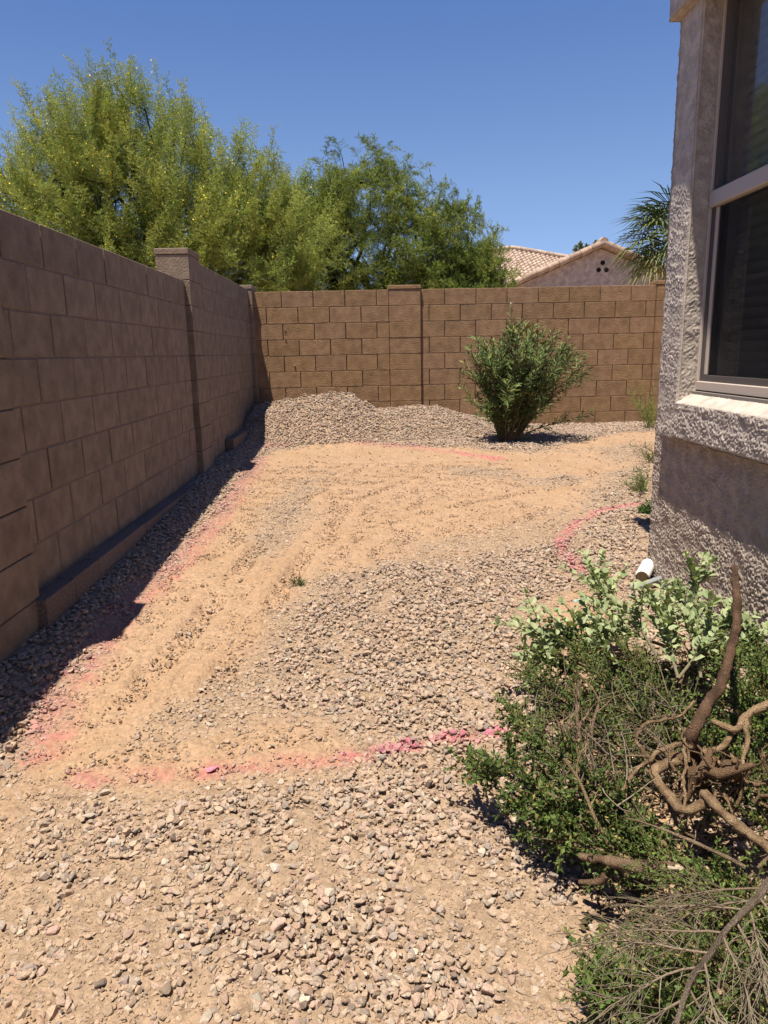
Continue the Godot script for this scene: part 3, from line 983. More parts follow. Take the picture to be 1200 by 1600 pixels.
func build_pipe() -> void:
	var at := Vector3(1.345, 0.36, -3.56)
	var t := thing("drain_pipe", "short white plastic drain pipe stub packed with soil by the house corner", "pipe", at)
	var ax := Vector3(-0.50, -0.12, 0.85).normalized()
	var mb := MB.new()
	mb.tube(PackedVector3Array([ax * -0.10, ax * 0.055]), PackedFloat32Array([0.036, 0.036]), 20)
	mb.tube(PackedVector3Array([ax * 0.055, ax * 0.056, ax * 0.03]), PackedFloat32Array([0.036, 0.0335, 0.0335]), 20)
	put(mb.mesh(), "pipe", M.plastic, t)
	mb = MB.new()
	mb.tube(PackedVector3Array([ax * 0.0, ax * 0.0535, ax * 0.0585]), PackedFloat32Array([0.033, 0.033, 0.026]), 20, Color.WHITE, true)
	put(mb.mesh(), "soil_plug", M.soil, t)
	var a := Vector3(1.34, 0.345, -3.46)
	var s := thing("metal_strip", "thin grey galvanised metal strip sticking out below the drain pipe", "strip", a)
	mb = MB.new()
	mb.cham(Vector3(-0.13, -0.003, -0.012), Vector3(0.10, 0.003, 0.012), 0.001)
	mb.cham(Vector3(-0.13, -0.022, 0.0125), Vector3(0.10, 0.003, 0.0155), 0.0005)
	var o := put(mb.mesh(), "strip", M.metal, s)
	o.rotation = Vector3(0.2, 0.5, 0.10)

# ---------------------------------------------------------------- trees
# connects points scattered in the crown to a skeleton growing from the trunk
func tree_skeleton(base: Vector3, fork: Vector3, env: Array, count: int, hollow: float) -> Dictionary:
	var pts: Array[Vector3] = [base, base.lerp(fork, 0.5) + Vector3(R(-0.05, 0.05), 0, R(-0.05, 0.05)), fork]
	var par := PackedInt32Array([-1, 0, 1])
	var path := PackedFloat32Array([0, base.distance_to(fork) * 0.5, base.distance_to(fork)])
	var cand: Array[Vector3] = []
	while cand.size() < count:
		var e: Array = env[rng.randi() % env.size()]
		var d := rdir() * pow(rng.randf_range(hollow, 1.0), 0.45)
		var p: Vector3 = e[0] + d * e[1]
		if p.y < 0.9: continue
		cand.append(p)
	cand.sort_custom(func(a: Vector3, b: Vector3) -> bool: return a.distance_squared_to(fork) < b.distance_squared_to(fork))
	var tip := PackedInt32Array()
	for p in cand:
		var best := 2
		var bd := 1e9
		for k in range(2, pts.size()):
			var d := pts[k].distance_to(p)
			var cost := d + 0.32 * path[k]
			if cost < bd:
				bd = cost; best = k
		var q := pts[best]
		var d := q.distance_to(p)
		var last := best
		var seg := int(d / 0.45)
		for s in seg:
			var t := (s + 1.0) / (seg + 1.0)
			var m := q.lerp(p, t) + Vector3(R(-1, 1), R(-0.6, 1), R(-1, 1)) * 0.05 * d * sin(t * PI)
			m.y += 0.06 * d * sin(t * PI)
			pts.append(m); par.append(last)
			path.append(path[last] + pts[last].distance_to(m))
			last = pts.size() - 1
		pts.append(p); par.append(last)
		path.append(path[last] + pts[last].distance_to(p))
		tip.append(pts.size() - 1)
	var share := PackedFloat32Array()
	share.resize(pts.size())
	for t in tip: share[t] += 1.0
	for k in range(pts.size() - 1, 0, -1):
		share[par[k]] += share[k]
	return {"p": pts, "par": par, "share": share, "tip": tip}

func limbs(sk: Dictionary, r_tip: float, power: float, col: Color) -> ArrayMesh:
	var mb := MB.new()
	for k in range(1, sk.p.size()):
		var j: int = sk.par[k]
		var ra: float = r_tip * pow(maxf(sk.share[j], 1.0), power)
		var rb: float = r_tip * pow(maxf(sk.share[k], 1.0), power)
		if j > 2: ra = minf(ra, rb * 1.35)
		var sides := 4 if rb < 0.02 else 7
		mb.tube(PackedVector3Array([sk.p[j], sk.p[k]]), PackedFloat32Array([ra, rb]), sides, col * R(0.85, 1.15))
	return mb.mesh()

func sprig(sd: int, n: int, llen: float, lwid: float, spread: float, droop: float, twig: Color) -> ArrayMesh:
	var r := RandomNumberGenerator.new()
	r.seed = sd
	var mb := MB.new()
	var main := PackedVector3Array()
	for i in 4:
		var t := i / 3.0
		main.append(Vector3(r.randf_range(-0.03, 0.03) * i, t - droop * t * t * 0.5, droop * t * t * 0.5))
	mb.tube(main, PackedFloat32Array([0.008, 0.006, 0.005, 0.003]), 3, twig)
	for k in n:
		var t := 0.12 + 0.88 * (k + 0.5) / n
		var at := main[mini(int(t * 3), 2)].lerp(main[mini(int(t * 3) + 1, 3)], fmod(t * 3, 1.0) if t < 1.0 else 1.0)
		var an := k * 2.4 + r.randf_range(-0.5, 0.5)
		var out := Vector3(cos(an), r.randf_range(0.3, 1.0), sin(an)).normalized()
		var sl := spread * r.randf_range(0.5, 1.0) * (1.0 - 0.45 * t)
		var e := at + out * sl + Vector3(0, -droop * 0.3 * sl, 0)
		mb.tube(PackedVector3Array([at, e]), PackedFloat32Array([0.0035, 0.002]), 3, twig)
		for q in 10:
			var s := (q + 1.0) / 10.0
			var p := at.lerp(e, s)
			for sg in [-1, 1]:
				var side := out.cross(Vector3(r.randf_range(-1, 1), r.randf_range(-1, 1), r.randf_range(-1, 1))).normalized()
				var d: Vector3 = (out * 0.6 + side * sg).normalized()
				var w := d.cross(Vector3(r.randf_range(-1, 1), r.randf_range(-0.3, 1), r.randf_range(-1, 1))).normalized()
				mb.leaf(p, d, w, llen * r.randf_range(0.7, 1.2), lwid, 0.0, Color.WHITE * r.randf_range(0.8, 1.15))
	return mb.mesh()

func orient(dir: Vector3, s: float) -> Basis:
	var y := dir.normalized()
	var x := y.cross(Vector3(R(-1, 1), R(-1, 1), R(-1, 1))).normalized()
	return Basis(x, y, x.cross(y)).scaled_local(Vector3(s, s, s))

func crown(sk: Dictionary, kinds: Array, per: int, reach: float, size: Vector2, aim: Callable, tint: Callable, parent: Node, mat: Material, whips := 0.0) -> Array:
	var xf := []
	var cl := []
	for k in kinds.size():
		xf.append([]); cl.append(PackedColorArray())
	var spots := []
	for k in range(3, sk.p.size()):
		if sk.share[k] > 7.0: continue
		var p: Vector3 = sk.p[k]
		var q: Vector3 = sk.p[sk.par[k]]
		var grow := (p - q).normalized()
		for s in per:
			var at := q.lerp(p, rng.randf()) + rdir() * reach * rng.randf()
			var d: Vector3 = aim.call(at, grow)
			var kind := rng.randi() % kinds.size()
			xf[kind].append(Transform3D(orient(d, R(size.x, size.y)), at))
			cl[kind].append(tint.call(at))
			spots.append(at + d * size.x)
		if sk.share[k] <= 1.0:
			xf[0].append(Transform3D(orient((grow + Vector3(0, 0.5, 0)).normalized(), size.y * 1.1), p))
			cl[0].append(tint.call(p))
			if whips > 0.0 and rng.randf() < 0.5:
				var wd := (grow * 0.4 + Vector3(R(-0.25, 0.25), 1.0, R(-0.25, 0.25))).normalized()
				xf[0].append(Transform3D(orient(wd, size.y * R(1.2, 1.7)).scaled_local(Vector3(0.55, 1.0, 0.55)), p))
				cl[0].append(tint.call(p))
	for k in kinds.size():
		var o := scatter(kinds[k], xf[k], cl[k], "crown", mat, parent)
		o.set_meta("kind", "stuff")
	return spots

func build_trees() -> void:
	# flowering palo verde behind the long wall
	rng.seed = 501
	var base := Vector3(-3.95, 0.3, -12.3)
	var t := thing("palo_verde_tree", "big feathery yellow-green tree dotted with yellow blossom behind the long wall", "tree", base)
	var env := [
		[Vector3(-3.9, 3.7, -12.2), Vector3(1.85, 1.75, 1.7)], [Vector3(-3.8, 3.9, -12.2), Vector3(1.3, 1.55, 1.2)],
		[Vector3(-5.2, 3.5, -12.4), Vector3(1.35, 1.5, 1.5)], [Vector3(-6.6, 2.7, -12.4), Vector3(1.6, 1.3, 1.5)],
		[Vector3(-2.5, 3.3, -12.1), Vector3(1.35, 1.25, 1.3)], [Vector3(-1.9, 2.9, -12.3), Vector3(1.15, 1.0, 1.2)], [Vector3(-4.6, 2.6, -11.9), Vector3(2.2, 0.9, 1.3)]]
	var sk := tree_skeleton(base, base + Vector3(0.1, 0.9, 0), env, 1050, 0.05)
	var o := put(limbs(sk, 0.0058, 0.47, Color(0.075, 0.085, 0.038)), "trunk", M.twig, t)
	o.position = -base
	var kinds := [sprig(1, 18, 0.060, 0.0068, 0.38, 0.1, Color(0.75, 0.8, 0.6)), sprig(2, 16, 0.060, 0.0068, 0.36, 0.3, Color(0.75, 0.8, 0.6))]
	var holder := t
	var centre := Vector3(-4.0, 2.2, -12.2)
	var spots := crown(sk, kinds, 8, 0.40, Vector2(0.26, 0.50),
		func(at: Vector3, grow: Vector3) -> Vector3: return (grow * 0.7 + (at - centre).normalized() * 0.7 + Vector3(0, 0.7, 0) + rdir() * 0.45).normalized(),
		func(at: Vector3) -> Color: return Color(0.44, 0.47, 0.11).lerp(Color(0.27, 0.35, 0.10), rng.randf()) * R(0.7, 1.2), holder, M.leaf_soft, 1.0)
	for ch in holder.get_children():
		if ch is MultiMeshInstance3D: ch.position = -base
	# blossom
	var fm := MB.new()
	for k in 5:
		var d := Vector3(cos(k * TAU / 5), 0.35, sin(k * TAU / 5))
		fm.leaf(Vector3.ZERO, d.normalized(), d.cross(Vector3.UP).normalized(), 1.0, 0.4, 0.1, Color.WHITE)
	var fx := []
	var fc := PackedColorArray()
	for s in spots:
		var p: Vector3 = s
		var often := 0.5 + 0.9 * n_big.get_noise_2d(p.x * 1.2, p.y * 1.2) + (0.3 if p.x < -5.0 and p.y < 3.6 else 0.0) - (0.45 if p.x > -2.2 else 0.0)
		if rng.randf() > often: continue
		for q in 3:
			fx.append(Transform3D(orient(rdir() + Vector3(0, 1, 0.4), R(0.010, 0.018)), p + rdir() * R(0.02, 0.16)))
			fc.append(Color(0.80, 0.62, 0.06) * R(0.75, 1.15))
	var fl := scatter(fm.mesh(), fx, fc, "blossom", M.flower, t)
	fl.position = -base
	fl.set_meta("kind", "stuff")

	# mesquite behind the end wall
	rng.seed = 502
	base = Vector3(-0.15, 0.3, -14.2)
	t = thing("mesquite_tree", "dark green drooping tree with bare dark limbs behind the end wall", "tree", base)
	env = [
		[Vector3(-0.35, 3.9, -14.1), Vector3(1.25, 1.2, 1.3)], [Vector3(0.0, 3.4, -14.0), Vector3(1.6, 1.2, 1.4)],
		[Vector3(1.05, 3.25, -14.0), Vector3(1.05, 1.05, 1.2)], [Vector3(1.5, 2.6, -13.8), Vector3(0.85, 0.75, 1.0)],
		[Vector3(0.5, 2.5, -13.4), Vector3(1.1, 0.55, 0.6)], [Vector3(-1.2, 3.0, -14.3), Vector3(0.9, 0.8, 0.9)], [Vector3(-1.25, 3.75, -14.2), Vector3(0.75, 0.75, 0.8)], [Vector3(1.55, 2.5, -13.9), Vector3(0.6, 0.7, 0.8)]]
	sk = tree_skeleton(base, base + Vector3(-0.15, 1.5, 0), env, 760, 0.1)
	o = put(limbs(sk, 0.0065, 0.5, Color(0.035, 0.028, 0.02)), "trunk", M.twig, t)
	o.position = -base
	var kinds2 := [sprig(3, 17, 0.066, 0.0075, 0.44, 0.9, Color(0.35, 0.35, 0.25)), sprig(4, 15, 0.066, 0.0075, 0.46, 1.3, Color(0.35, 0.35, 0.25))]
	centre = Vector3(0.1, 3.0, -14.1)
	crown(sk, kinds2, 8, 0.34, Vector2(0.26, 0.48),
		func(at: Vector3, grow: Vector3) -> Vector3:
			var outw := at - centre
			outw.y *= 0.3
			return (grow * 0.5 + outw.normalized() * 0.9 + Vector3(0, -0.1, 0) + rdir() * 0.55).normalized(),
		func(at: Vector3) -> Color: return Color(0.33, 0.37, 0.08).lerp(Color(0.14, 0.21, 0.05), rng.randf()) * R(0.7, 1.25), t, M.leaf_soft)
	for ch in t.get_children():
		if ch is MultiMeshInstance3D: ch.position = -base

	# far tree behind the roof
	rng.seed = 503
	base = Vector3(12.6, 0.3, -45)
	t = thing("far_tree", "small green tree top showing above the tiled gable roof", "tree", base)
	env = [[Vector3(12.5, 7.0, -45), Vector3(0.85, 0.5, 0.8)], [Vector3(13.6, 6.4, -45), Vector3(0.9, 0.5, 0.8)]]
	sk = tree_skeleton(base, base + Vector3(0, 3.5, 0), env, 34, 0.2)
	o = put(limbs(sk, 0.02, 0.45, Color(0.05, 0.04, 0.03)), "trunk", M.twig, t)
	o.position = -base
	crown(sk, [sprig(5, 8, 0.22, 0.045, 0.4, 0.2, Color(0.3, 0.3, 0.2))], 2, 0.2, Vector2(0.3, 0.5),
		func(at: Vector3, grow: Vector3) -> Vector3: return (grow + rdir()).normalized(),
		func(at: Vector3) -> Color: return Color(0.15, 0.18, 0.08) * R(0.7, 1.2), t, M.leaf_soft)
	for ch in t.get_children():
		if ch is MultiMeshInstance3D: ch.position = -base

	# fan palm half hidden by the house
	rng.seed = 504
	base = Vector3(5.75, 0.3, -14.4)
	t = thing("fan_palm", "green fan palm with spiky fronds beyond the end wall beside the house", "palm", base)
	var mb := MB.new()
	var tp := PackedVector3Array()
	var tr := PackedFloat32Array()
	for i in 16:
		tp.append(Vector3(0, i * 0.215, 0)); tr.append(0.19 + 0.02 * (i % 2))
	mb.tube(tp, tr, 12, Color(0.16, 0.115, 0.075), true)
	put(mb.mesh(), "trunk", M.twig, t)
	for k in 48:
		var an := k * 2.399
		var lift := 1.25 - k * 0.042
		frond(t, Vector3(0, 3.25, 0), Vector3(cos(an), lift, sin(an)).normalized(), R(0.6, 0.8), R(0.65, 0.85), Color(0.075, 0.12, 0.035).lerp(Color(0.27, 0.26, 0.09), 0.7 if k > 42 else R(0, 0.3)))
	# low spiky palm just topping the end wall
	base = Vector3(2.1, 0.3, -12.0)
	t = thing("small_palm", "low spiky palm with only its leaf tips above the end wall", "palm", base)
	mb = MB.new()
	mb.tube(PackedVector3Array([Vector3.ZERO, Vector3(0, 0.9, 0), Vector3(0, 1.75, 0)]), PackedFloat32Array([0.14, 0.12, 0.1]), 10, Color(0.16, 0.115, 0.075))
	put(mb.mesh(), "trunk", M.twig, t)
	for k in 14:
		var an := k * 2.399
		frond(t, Vector3(0, 1.75, 0), Vector3(cos(an), R(0.7, 1.3), sin(an)).normalized(), 0.42, 0.36, Color(0.07, 0.11, 0.035) * R(0.8, 1.2))

func frond(t: Node, at: Vector3, dir: Vector3, stalk: float, blade: float, col: Color) -> void:
	var mb := MB.new()
	var hub := at + dir * stalk + Vector3(0, -0.06, 0)
	mb.tube(PackedVector3Array([at, at.lerp(hub, 0.5) + Vector3(0, 0.03, 0), hub]), PackedFloat32Array([0.02, 0.014, 0.01]), 5, col * 1.1)
	var ax := (dir + Vector3(0, -0.45, 0)).normalized()
	var side := ax.cross(Vector3.UP).normalized()
	var nn := side.cross(ax).normalized()
	for k in 34:
		var an := lerpf(-2.2, 2.2, k / 33.0) + R(-0.03, 0.03)
		var d := (ax * cos(an) + side * sin(an) + nn * R(-0.05, 0.2)).normalized()
		var w := nn.cross(d).normalized()
		var len := blade * R(0.85, 1.1) * (1.0 - 0.2 * absf(an) / 2.2)
		var m := hub + d * len * 0.6
		var tip := hub + d * len + Vector3(0, -0.18 * len, 0) + rdir() * 0.03
		var cc := col * R(0.8, 1.2)
		mb.quad(hub, m - w * 0.016 + nn * 0.006, m, hub + w * 0.001, cc)
		mb.quad(hub, m, m + w * 0.016 + nn * 0.006, hub + w * 0.002, cc)
		mb.tri(m - w * 0.016, tip, m + w * 0.016, cc)
	put(mb.mesh(), "frond", M.leaf_gloss, t)

# ---------------------------------------------------------------- house behind
func build_far_house() -> void:
	rng.seed = 600
	var at := Vector3(8.25, 0.0, -28.0)
	var h := thing("neighbour_house", "grey-beige gable house with pale clay tile roof behind the end wall", "house", at)
	var slope := 0.41
	var peak := 5.10
	var half := 4.3
	var mb := MB.new()
	var e := peak - slope * half
	mb.quad(Vector3(-half, 0, 0), Vector3(half, 0, 0), Vector3(half, e, 0), Vector3(-half, e, 0))
	mb.tri(Vector3(-half, e, 0), Vector3(half, e, 0), Vector3(0, peak, 0))
	mb.quad(Vector3(half, 0, 0), Vector3(half, 0, -8), Vector3(half, e, -8), Vector3(half, e, 0))
	mb.quad(Vector3(-half - 4, 0, -3), Vector3(-half - 4, 0, -8), Vector3(-half - 4, 3.2, -8), Vector3(-half - 4, 3.2, -3))
	mb.quad(Vector3(-half - 4, 0, -3), Vector3(-half, 0, -3), Vector3(-half, 3.2, -3), Vector3(-half - 4, 3.2, -3))
	mb.quad(Vector3(-half, 0, -3), Vector3(-half, 0, 0), Vector3(-half, e, 0), Vector3(-half, e, -3))
	put(mb.mesh(), "wall", M.stucco_far, h)
	for q in [[0.07, 4.60], [-0.07, 4.345], [0.22, 4.34]]:
		var vm := MB.new()
		vm.tube(PackedVector3Array([Vector3(q[0], q[1], -0.2), Vector3(q[0], q[1], 0.02)]), PackedFloat32Array([0.085, 0.085]), 14, Color.WHITE, true)
		put(vm.mesh(), "vent_hole", M.hole, h)
	# gable roof slabs, under-rake board, rake tiles
	for s in [-1, 1]:
		mb = MB.new()
		var a := Vector3(0, peak + 0.10, 0.28)
		var b := Vector3(s * (half + 0.5), peak + 0.10 - slope * (half + 0.5), 0.28)
		var back := Vector3(0, 0, -7)
		var dn := Vector3(0, -0.07, 0)
		mb.quad(a, a + back, b + back, b, Color(0.50, 0.37, 0.285))
		mb.quad(a + dn, b + dn, b + back + dn, a + back + dn, Color(0.50, 0.37, 0.285))
		mb.quad(a, b, b + dn, a + dn, Color(0.50, 0.37, 0.285))
		put(mb.mesh(), "roof_slope", M.tile, h)
		var n := 12
		for k in n:
			var len := (half + 0.5) / n
			var p0 := Vector3(s * k * len, 0, 0)
			var p1 := Vector3(s * (k + 1.06) * len, 0, 0)
			p0.y = peak + 0.16 - slope * absf(p0.x)
			p1.y = peak + 0.15 - slope * absf(p1.x)
			p0.z = 0.27; p1.z = 0.27
			var tm := MB.new()
			tm.tube(PackedVector3Array([p0, p0.lerp(p1, 0.9), p1]), PackedFloat32Array([0.115, 0.135, 0.14]), 9, Color(0.60, 0.465, 0.355).lerp(Color(0.49, 0.35, 0.265), rng.randf()) * R(0.85, 1.1), true)
			put(tm.mesh(), "rake_tile", M.tile, h)
	var cm := MB.new()
	cm.tube(PackedVector3Array([Vector3(0, peak + 0.2, 0.36), Vector3(0, peak + 0.22, 0.1), Vector3(0, peak + 0.2, -0.3)]), PackedFloat32Array([0.15, 0.165, 0.15]), 10, Color(0.52, 0.42, 0.33), true)
	put(cm.mesh(), "ridge_end_tile", M.tile, h)
	# main roof plane behind, rows of curved tiles
	var ridge := func(x: float) -> float:
		return lerpf(5.80, 6.06, (x - 3.8) / 2.4) if x < 6.2 else lerpf(6.06, 5.58, (x - 6.2) / 2.6)
	mb = MB.new()
	var rows := 20
	var cols := 30
	for j in rows:
		for i in cols:
			var tint := Color(0.64, 0.51, 0.40).lerp(Color(0.50, 0.36, 0.28), rng.randf()) * R(0.85, 1.12)
			var last: Array = []
			for q in 6:
				var x := 2.8 + (i + q / 5.0) * 0.215
				var ry: float = ridge.call(x) - 0.03
				var wave := 0.035 * sin(q / 5.0 * TAU) + 0.02
				var v0 := float(j) / rows
				var v1 := (j + 1.08) / rows
				var p0 := Vector3(x, lerpf(3.25, ry, v0) + wave + 0.055, lerpf(-28.6, -35.0, v0)) - at
				var p1 := Vector3(x, lerpf(3.25, ry, v1) + wave, lerpf(-28.6, -35.0, v1)) - at
				var pd := p0 - Vector3(0, 0.06, 0)
				if q > 0:
					mb.quad(last[0], p0, p1, last[1], tint)
					mb.quad(last[2], pd, p0, last[0], tint * 0.95)
				last = [p0, p1, pd]
	var field := put(mb.mesh(), "tile_field", M.tile, h)
	field.set_meta("kind", "stuff")
	var x := 3.0
	while x < 8.9:
		var p0 := Vector3(x, ridge.call(x) + 0.07, -35.0) - at
		var p1 := Vector3(x + 0.42, ridge.call(x + 0.42) + 0.05, -35.0) - at
		var tm := MB.new()
		tm.tube(PackedVector3Array([p0, p0.lerp(p1, 0.9), p1]), PackedFloat32Array([0.105, 0.12, 0.13]), 8, Color(0.58, 0.45, 0.345) * R(0.85, 1.1), true)
		put(tm.mesh(), "ridge_tile", M.tile, h)
		x += 0.39
	mb = MB.new()
	mb.quad(Vector3(2.8, 3.2, -41.0) - at, Vector3(9.2, 3.2, -41.0) - at, Vector3(9.2, 5.5, -35.05) - at, Vector3(2.8, 5.6, -35.05) - at, Color(0.4, 0.27, 0.2))
	put(mb.mesh(), "roof_slope", M.tile, h)

# ---------------------------------------------------------------- shrubs in the yard
func build_oleander() -> void:
	rng.seed = 700
	var gy := ground(1.42, -8.1)
	var base := Vector3(1.42, gy, -8.1)
	var t := thing("oleander_bush", "upright dark green oleander bush in front of the end wall", "bush", base)
	var st := MB.new()
	var fo := MB.new()
	var flw := MB.new()
	var tips: Array[Vector3] = []
	for k in 92:
		var an := k * 2.399
		var r := sqrt((k + 0.5) / 62.0)
		var tipx := cos(an) * r * 0.72 + 0.20
		var tipz := sin(an) * r * 0.55
		var hgt := (1.38 - 0.36 * r * r) * R(0.84, 1.0) - (0.1 if tipx > 0.3 else 0.0)
		if k % 6 == 0: hgt *= 0.72
		if k > 61:
			r = 0.25 + 0.5 * rng.randf()
			tipx = cos(an) * r * 0.62 + 0.1; tipz = sin(an) * r * 0.5; hgt = R(0.28, 0.85)
		if k == 61: tipx = 0.8; tipz = 0.25; hgt = 0.28
		if k == 60: tipx = -0.5; tipz = 0.2; hgt = 0.52
		if k == 3: hgt = 1.50; tipx = 0.0
		var b := Vector3(cos(an) * 0.09, 0, sin(an) * 0.07)
		var tip := Vector3(tipx, hgt, tipz)
		var mid := b.lerp(tip, 0.5) + Vector3(-tipx * 0.10, 0.02, -tipz * 0.10)
		var pl := PackedVector3Array([b, b.lerp(mid, 0.5) + rdir() * 0.015, mid, mid.lerp(tip, 0.55) + rdir() * 0.02, tip])
		st.tube(pl, PackedFloat32Array([0.010, 0.008, 0.006, 0.005, 0.003]), 5, Color(0.22, 0.17, 0.11) * R(0.7, 1.2))
		if k in [3, 44, 51, 57]: tips.append(tip)
		var ends := [[pl, R(0.08, 0.35)]]
		for s in 3:
			var t0 := R(0.4, 0.85)
			var p0 := curve(pl, t0)
			var d := ((tip - b).normalized() + rdir() * 0.55).normalized()
			var e := p0 + d * R(0.16, 0.34)
			if e.y > 1.5: e.y = 1.45
			var bl := PackedVector3Array([p0, p0.lerp(e, 0.5) + Vector3(0, 0.01, 0), e])
			st.tube(bl, PackedFloat32Array([0.004, 0.003, 0.002]), 4, Color(0.20, 0.18, 0.10))
			ends.append([bl, 0.15])
		for en in ends:
			var line: PackedVector3Array = en[0]
			var total := 0.0
			for i in line.size() - 1: total += line[i].distance_to(line[i + 1])
			var whorls := int(total * (1.0 - en[1]) / 0.026)
			for wq in whorls:
				var tt := lerpf(en[1], 1.0, (wq + rng.randf()) / whorls)
				var p := curve(line, tt)
				var ax := (curve(line, minf(tt + 0.05, 1.0)) - curve(line, tt - 0.05)).normalized()
				var an0 := R(0, TAU)
				for q in 3:
					if rng.randf() < 0.25: continue
					var side := orient(ax, 1.0) * Vector3(cos(an0 + q * TAU / 3), 0, sin(an0 + q * TAU / 3))
					var d := (ax * R(0.35, 1.1) + side).normalized()
					var w := d.cross(ax + rdir() * 0.3).normalized()
					var col := Color(0.080, 0.128, 0.038).lerp(Color(0.18, 0.235, 0.07), rng.randf() ** 2) * R(0.75, 1.25)
					if rng.randf() < 0.03: col = Color(0.30, 0.26, 0.08)
					fo.leaf(p, d, w, R(0.06, 0.105), R(0.006, 0.009), -0.004, col)
	for q in tips:
		for k in 3:
			flw.leaf(q + rdir() * 0.012, (rdir() + Vector3(0, 1, 0)).normalized(), rdir().cross(Vector3.UP).normalized(), 0.022, 0.009, 0.002, Color(0.75, 0.55, 0.5))
	put(st.mesh(), "stems", M.twig, t)
	put(fo.mesh(), "foliage", M.leaf_gloss, t)
	put(flw.mesh(), "blossom", M.flower, t)

func curve(p: PackedVector3Array, t: float) -> Vector3:
	t = clampf(t, 0.0, 1.0)
	var f := t * (p.size() - 1)
	var i := mini(int(f), p.size() - 2)
	return p[i].lerp(p[i + 1], f - i)

func wispy(at: Vector3, called: String, label: String, stems: int, hgt: float, lean: Vector3, col: Color, grp: String) -> void:
	var t := thing(called, label, "shrub", at, grp)
	var mb := MB.new()
	for k in stems:
		var d := (Vector3(R(-0.75, 0.75), R(0.5, 1.2), R(-0.75, 0.75)) + lean).normalized()
		var e := d * hgt * R(0.5, 1.05)
		var line := PackedVector3Array([Vector3(R(-0.04, 0.04), -0.01, R(-0.04, 0.04)), e * 0.5 + rdir() * 0.02, e + Vector3(0, -0.04, 0)])
		mb.tube(line, PackedFloat32Array([0.0022, 0.0016, 0.0008]), 3, col * R(0.7, 1.1))
		for q in 16:
			var tt := 0.2 + 0.8 * q / 15.0
			var p := curve(line, tt)
			var dd := (d + rdir() * 0.9).normalized()
			mb.leaf(p, dd, dd.cross(rdir()).normalized(), R(0.03, 0.07), 0.0028, 0.0, col * R(0.7, 1.35))
	put(mb.mesh(), "foliage", M.leaf_soft, t)

